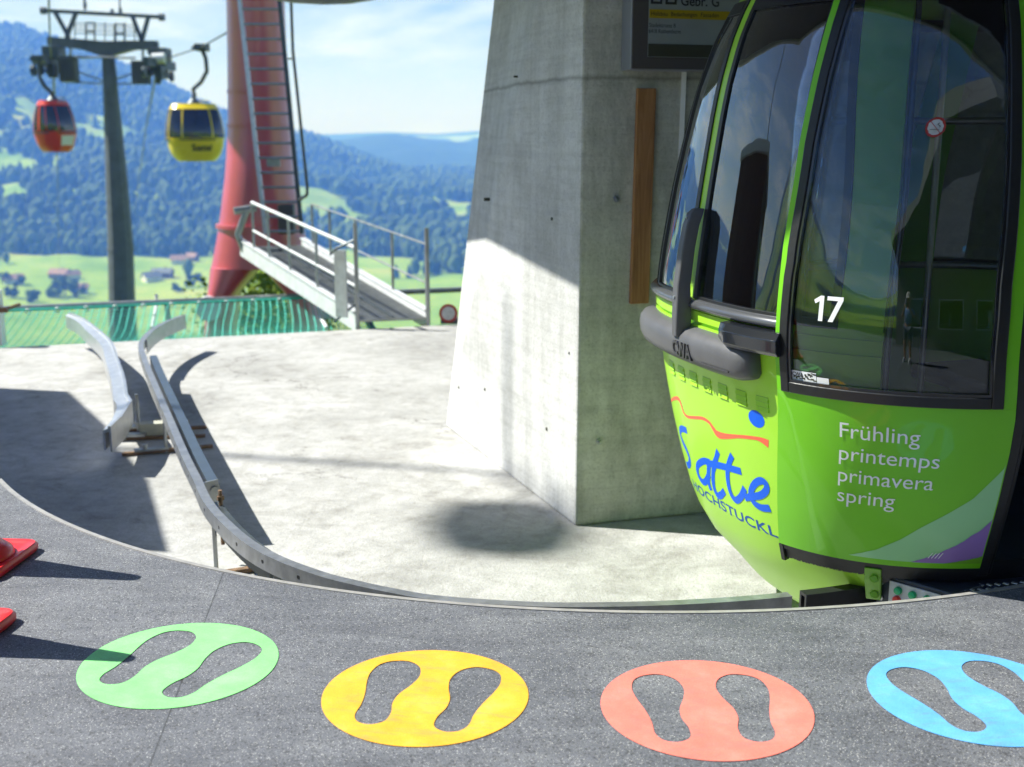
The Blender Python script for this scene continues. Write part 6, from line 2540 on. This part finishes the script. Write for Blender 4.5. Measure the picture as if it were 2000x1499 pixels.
# houses in the valley
M_house_wall = plain("house_plaster", (0.72, 0.69, 0.62), 0.8, var=0.1)
M_house_wood = plain("house_timber", (0.22, 0.12, 0.07), 0.8, var=0.2)
M_house_roof = plain("house_roof_tiles", (0.30, 0.17, 0.13), 0.8, var=0.25)
M_house_roof2 = plain("house_roof_slate", (0.14, 0.15, 0.18), 0.8, var=0.2)
houses = [(28, 556, 15, 9, "white farmhouse with a brown roof at the far left edge of the valley meadow", 0, 0.4),
          (118, 545, 17, 10, "low timber farmhouse on the green meadow left of the pylon", 1, -0.2),
          (142, 547, 12, 8, "small white house beside the timber farmhouse on the meadow", 0, 0.8),
          (296, 552, 14, 11, "white gabled house on the meadow right of the pylon", 2, 0.7),
          (318, 543, 18, 9, "long slate roofed barn behind the white gabled house", 3, -0.1),
          (352, 517, 17, 10, "farmhouse with a pale front at the forest edge near the red tower", 0, 0.3),
          (376, 511, 11, 8, "small chalet at the forest edge, next to the red tower", 1, -0.4),
          (160, 574, 10, 8, "small tile roofed house behind the dark tree clump", 0, 0.2),
          (690, 468, 14, 9, "pale house on the meadow beyond the gangway rail", 0, 0.5),
          (628, 455, 13, 9, "white chalet on the slope behind the gangway", 2, -0.3)]
for (px, py, wx, wy, lab, kd, rz) in houses:
    p = ground_at(px, py)
    wall_m = (M_house_wall, M_house_wood, M_house_wall, M_house_wood)[kd]
    roof_m = (M_house_roof, M_house_roof, M_house_roof2, M_house_roof2)[kd]
    h = thing("house", p, lab, "house", "houses in the valley")
    Mx = Matrix.Translation(p) @ Matrix.Rotation(rz, 4, 'Z')
    a, b, hh = wx / 2, wy / 2, 5.2
    mb = MB()
    mb.add([Mx @ Vector(v_) for v_ in [(-a, -b, -2), (a, -b, -2), (a, b, -2), (-a, b, -2), (-a, -b, hh), (a, -b, hh), (a, b, hh), (-a, b, hh), (-a, 0, hh + b * 0.75), (a, 0, hh + b * 0.75)]],
           [(0, 1, 5, 4), (1, 2, 6, 9, 5), (2, 3, 7, 6), (3, 0, 4, 8, 7), (0, 3, 2, 1)])
    obj("wall", mb, wall_m, h)
    mb = MB()
    for sg_ in (-1, 1):
        e = 0.9
        mb.add([Mx @ Vector(v_) for v_ in [(-a - e, sg_ * (b + e), hh - 0.55), (a + e, sg_ * (b + e), hh - 0.55), (a + e, 0, hh + b * 0.75 + 0.15), (-a - e, 0, hh + b * 0.75 + 0.15),
                                           (-a - e, sg_ * (b + e), hh - 0.2), (a + e, sg_ * (b + e), hh - 0.2), (a + e, 0, hh + b * 0.75 + 0.5), (-a - e, 0, hh + b * 0.75 + 0.5)]],
               [(0, 1, 2, 3), (4, 5, 6, 7), (0, 1, 5, 4), (1, 2, 6, 5), (3, 0, 4, 7)])
    rfo = obj("roof", mb, roof_m, h)
    mb = MB()
    mb.box((a * 0.3, -0.5, hh + b * 0.5), (a * 0.3 + 1.0, 0.5, hh + b * 0.75 + 1.6), Mx)
    obj("chimney", mb, wall_m, rfo)
    for (u, z_) in ((-0.55, 1.0), (0.0, 1.0), (0.55, 1.0), (-0.3, 3.3), (0.3, 3.3)):
        mb = MB()
        mb.box((u * a - 0.6, -b - 0.06, z_), (u * a + 0.6, -b - 0.005, z_ + 1.3), Mx)
        obj("window", mb, M_glass_far, h)


# single trees and bushes nearer than the forest
def foliage_tree(name, p, hgt_, rad_, n_leaf, leaf, trunk_h, label, group, mat, squash=1.0, seed=0):
    rg = np.random.default_rng(seed + 100)
    t_ = thing(name, p, label, "tree" if "tree" in name else "bush", group)
    m_ = MB()
    m_.tube([Vector(p) + Vector((0, 0, -0.5)), Vector(p) + Vector((0.02 * hgt_, 0, trunk_h)), Vector(p) + Vector((0, 0.02 * hgt_, hgt_ * 0.75))], [0.035 * hgt_, 0.025 * hgt_, 0.006 * hgt_], 7)
    for k in range(5):
        a = rg.uniform(0, 6.28)
        z_ = hgt_ * rg.uniform(0.3, 0.6)
        m_.tube([Vector(p) + Vector((0, 0, z_)), Vector(p) + Vector((math.cos(a) * rad_ * 0.7, math.sin(a) * rad_ * 0.7, z_ + hgt_ * 0.18))], [0.012 * hgt_, 0.004 * hgt_], 5)
    obj("trunk", m_, M_house_wood, t_, smooth=60)
    nb_ = 9
    bl = np.stack([rg.normal(0, 0.42, nb_) * rad_, rg.normal(0, 0.42, nb_) * rad_, rg.uniform(trunk_h * 0.8, hgt_ * 0.86, nb_)], -1)
    br__ = rg.uniform(0.35, 0.6, nb_) * rad_
    which = rg.integers(0, nb_, n_leaf)
    d_ = rg.normal(0, 1, (n_leaf, 3))
    d_ /= np.linalg.norm(d_, axis=1)[:, None]
    c_ = bl[which] + d_ * br__[which][:, None] * rg.uniform(0.55, 1.05, n_leaf)[:, None] * np.array([1, 1, squash])
    c_[:, 2] = np.minimum(c_[:, 2], hgt_)
    a1 = rg.normal(0, 1, (n_leaf, 3))
    a1 /= np.linalg.norm(a1, axis=1)[:, None]
    a2 = np.cross(a1, d_)
    a2 /= np.linalg.norm(a2, axis=1)[:, None] + 1e-6
    sz = leaf * rg.uniform(0.6, 1.4, n_leaf)[:, None]
    Vv = np.stack([c_ - a1 * sz, c_ + a2 * sz * 0.6, c_ + a1 * sz, c_ - a2 * sz * 0.6], 1).reshape(-1, 3)
    me_ = bpy.data.meshes.new("crown")
    me_.from_pydata(Vv.tolist(), [], [tuple(range(4 * i, 4 * i + 4)) for i in range(n_leaf)])
    at2 = me_.attributes.new("tone", 'FLOAT', 'POINT')
    at2.data.foreach_set('value', np.repeat(np.clip(rg.normal(0.5, 0.2, n_leaf), 0, 1), 4).astype(np.float32))
    me_.materials.append(mat)
    o_ = bpy.data.objects.new("crown", me_)
    sc.collection.objects.link(o_)
    o_.parent = t_
    return t_


M_leaf_dark = leaf_material("leaf_dark_green", [(0.0, (0.012, 0.030, 0.014)), (0.5, (0.028, 0.060, 0.022)), (1.0, (0.06, 0.10, 0.03))])
M_leaf_bright = leaf_material("leaf_yellow_green", [(0.0, (0.06, 0.12, 0.012)), (0.5, (0.13, 0.22, 0.018)), (1.0, (0.24, 0.30, 0.03))])
tr_spots = [(106, 583, 15, 6.5), (128, 580, 17, 7.5), (150, 583, 15, 6.5), (66, 592, 13, 5), (40, 560, 10, 4), (390, 560, 14, 5), (372, 563, 11, 4.5), (24, 582, 12, 5), (345, 572, 8, 3.5), (12, 556, 12, 5), (240, 530, 10, 5)]
tlab = ["dark round tree, left of the dark clump behind the net rail", "dark round tree in the middle of the clump behind the net rail", "dark round tree, right of the clump behind the net rail",
        "small dark tree low behind the left end of the net rail", "dark tree beside the white farmhouse at the far left", "dark round tree on the meadow beside the red tower's left leg",
        "smaller dark tree left of the tree by the red tower's leg", "dark tree low at the far left edge behind the net", "small bush-like tree on the meadow behind the net rail",
        "dark tree at the far left edge of the valley", "dark tree on the meadow close behind the pylon mast"]
for i, (px, py, h_, r_) in enumerate(tr_spots):
    p = ground_at(px, py)
    foliage_tree("tree", p, h_, r_, 900, 0.75, h_ * 0.22, tlab[i], "single trees in the valley", M_leaf_dark, seed=i)
bsh = [(520, 640, 24, 2.2, 1.5, "yellow-green bush seen through the net under the red tower"),
       (548, 590, 34, 2.6, 0.8, "slim young tree showing through the red tower's arch")]
for i, (px, py, Yb, h_, r_, lab) in enumerate(bsh):
    p = atY(px, py, Yb)
    p.z -= h_ * 0.45
    foliage_tree("bush", p, h_, r_, 2200, 0.07, h_ * 0.18, lab, "bushes below the pit's far edge", M_leaf_bright, seed=40 + i)

# ------------------------------------------------------------------ haze
mb = MB()
mb.box((-8900, -8900, -190), (8900, 8900, float(TZ.max()) + 40))
hz = obj("haze", mb, None, kind='stuff') if False else None
me = bpy.data.meshes.new("haze")
me.from_pydata(mb.v, [], mb.f)
m = bpy.data.materials.new("haze_air")
m.use_nodes = True
nt = m.node_tree
nt.nodes.clear()
out = nt.nodes.new('ShaderNodeOutputMaterial')
pv = nt.nodes.new('ShaderNodeVolumePrincipled')
pv.inputs['Color'].default_value = (0.11, 0.27, 1.0, 1)
pv.inputs['Absorption Color'].default_value = (1.0, 1.0, 1.0, 1)
pv.inputs['Density'].default_value = 0.00042
pv.inputs['Anisotropy'].default_value = 0.0
nt.links.new(pv.outputs[0], out.inputs['Volume'])
me.materials.append(m)
o = bpy.data.objects.new("haze", me)
sc.collection.objects.link(o)
o['kind'] = 'stuff'
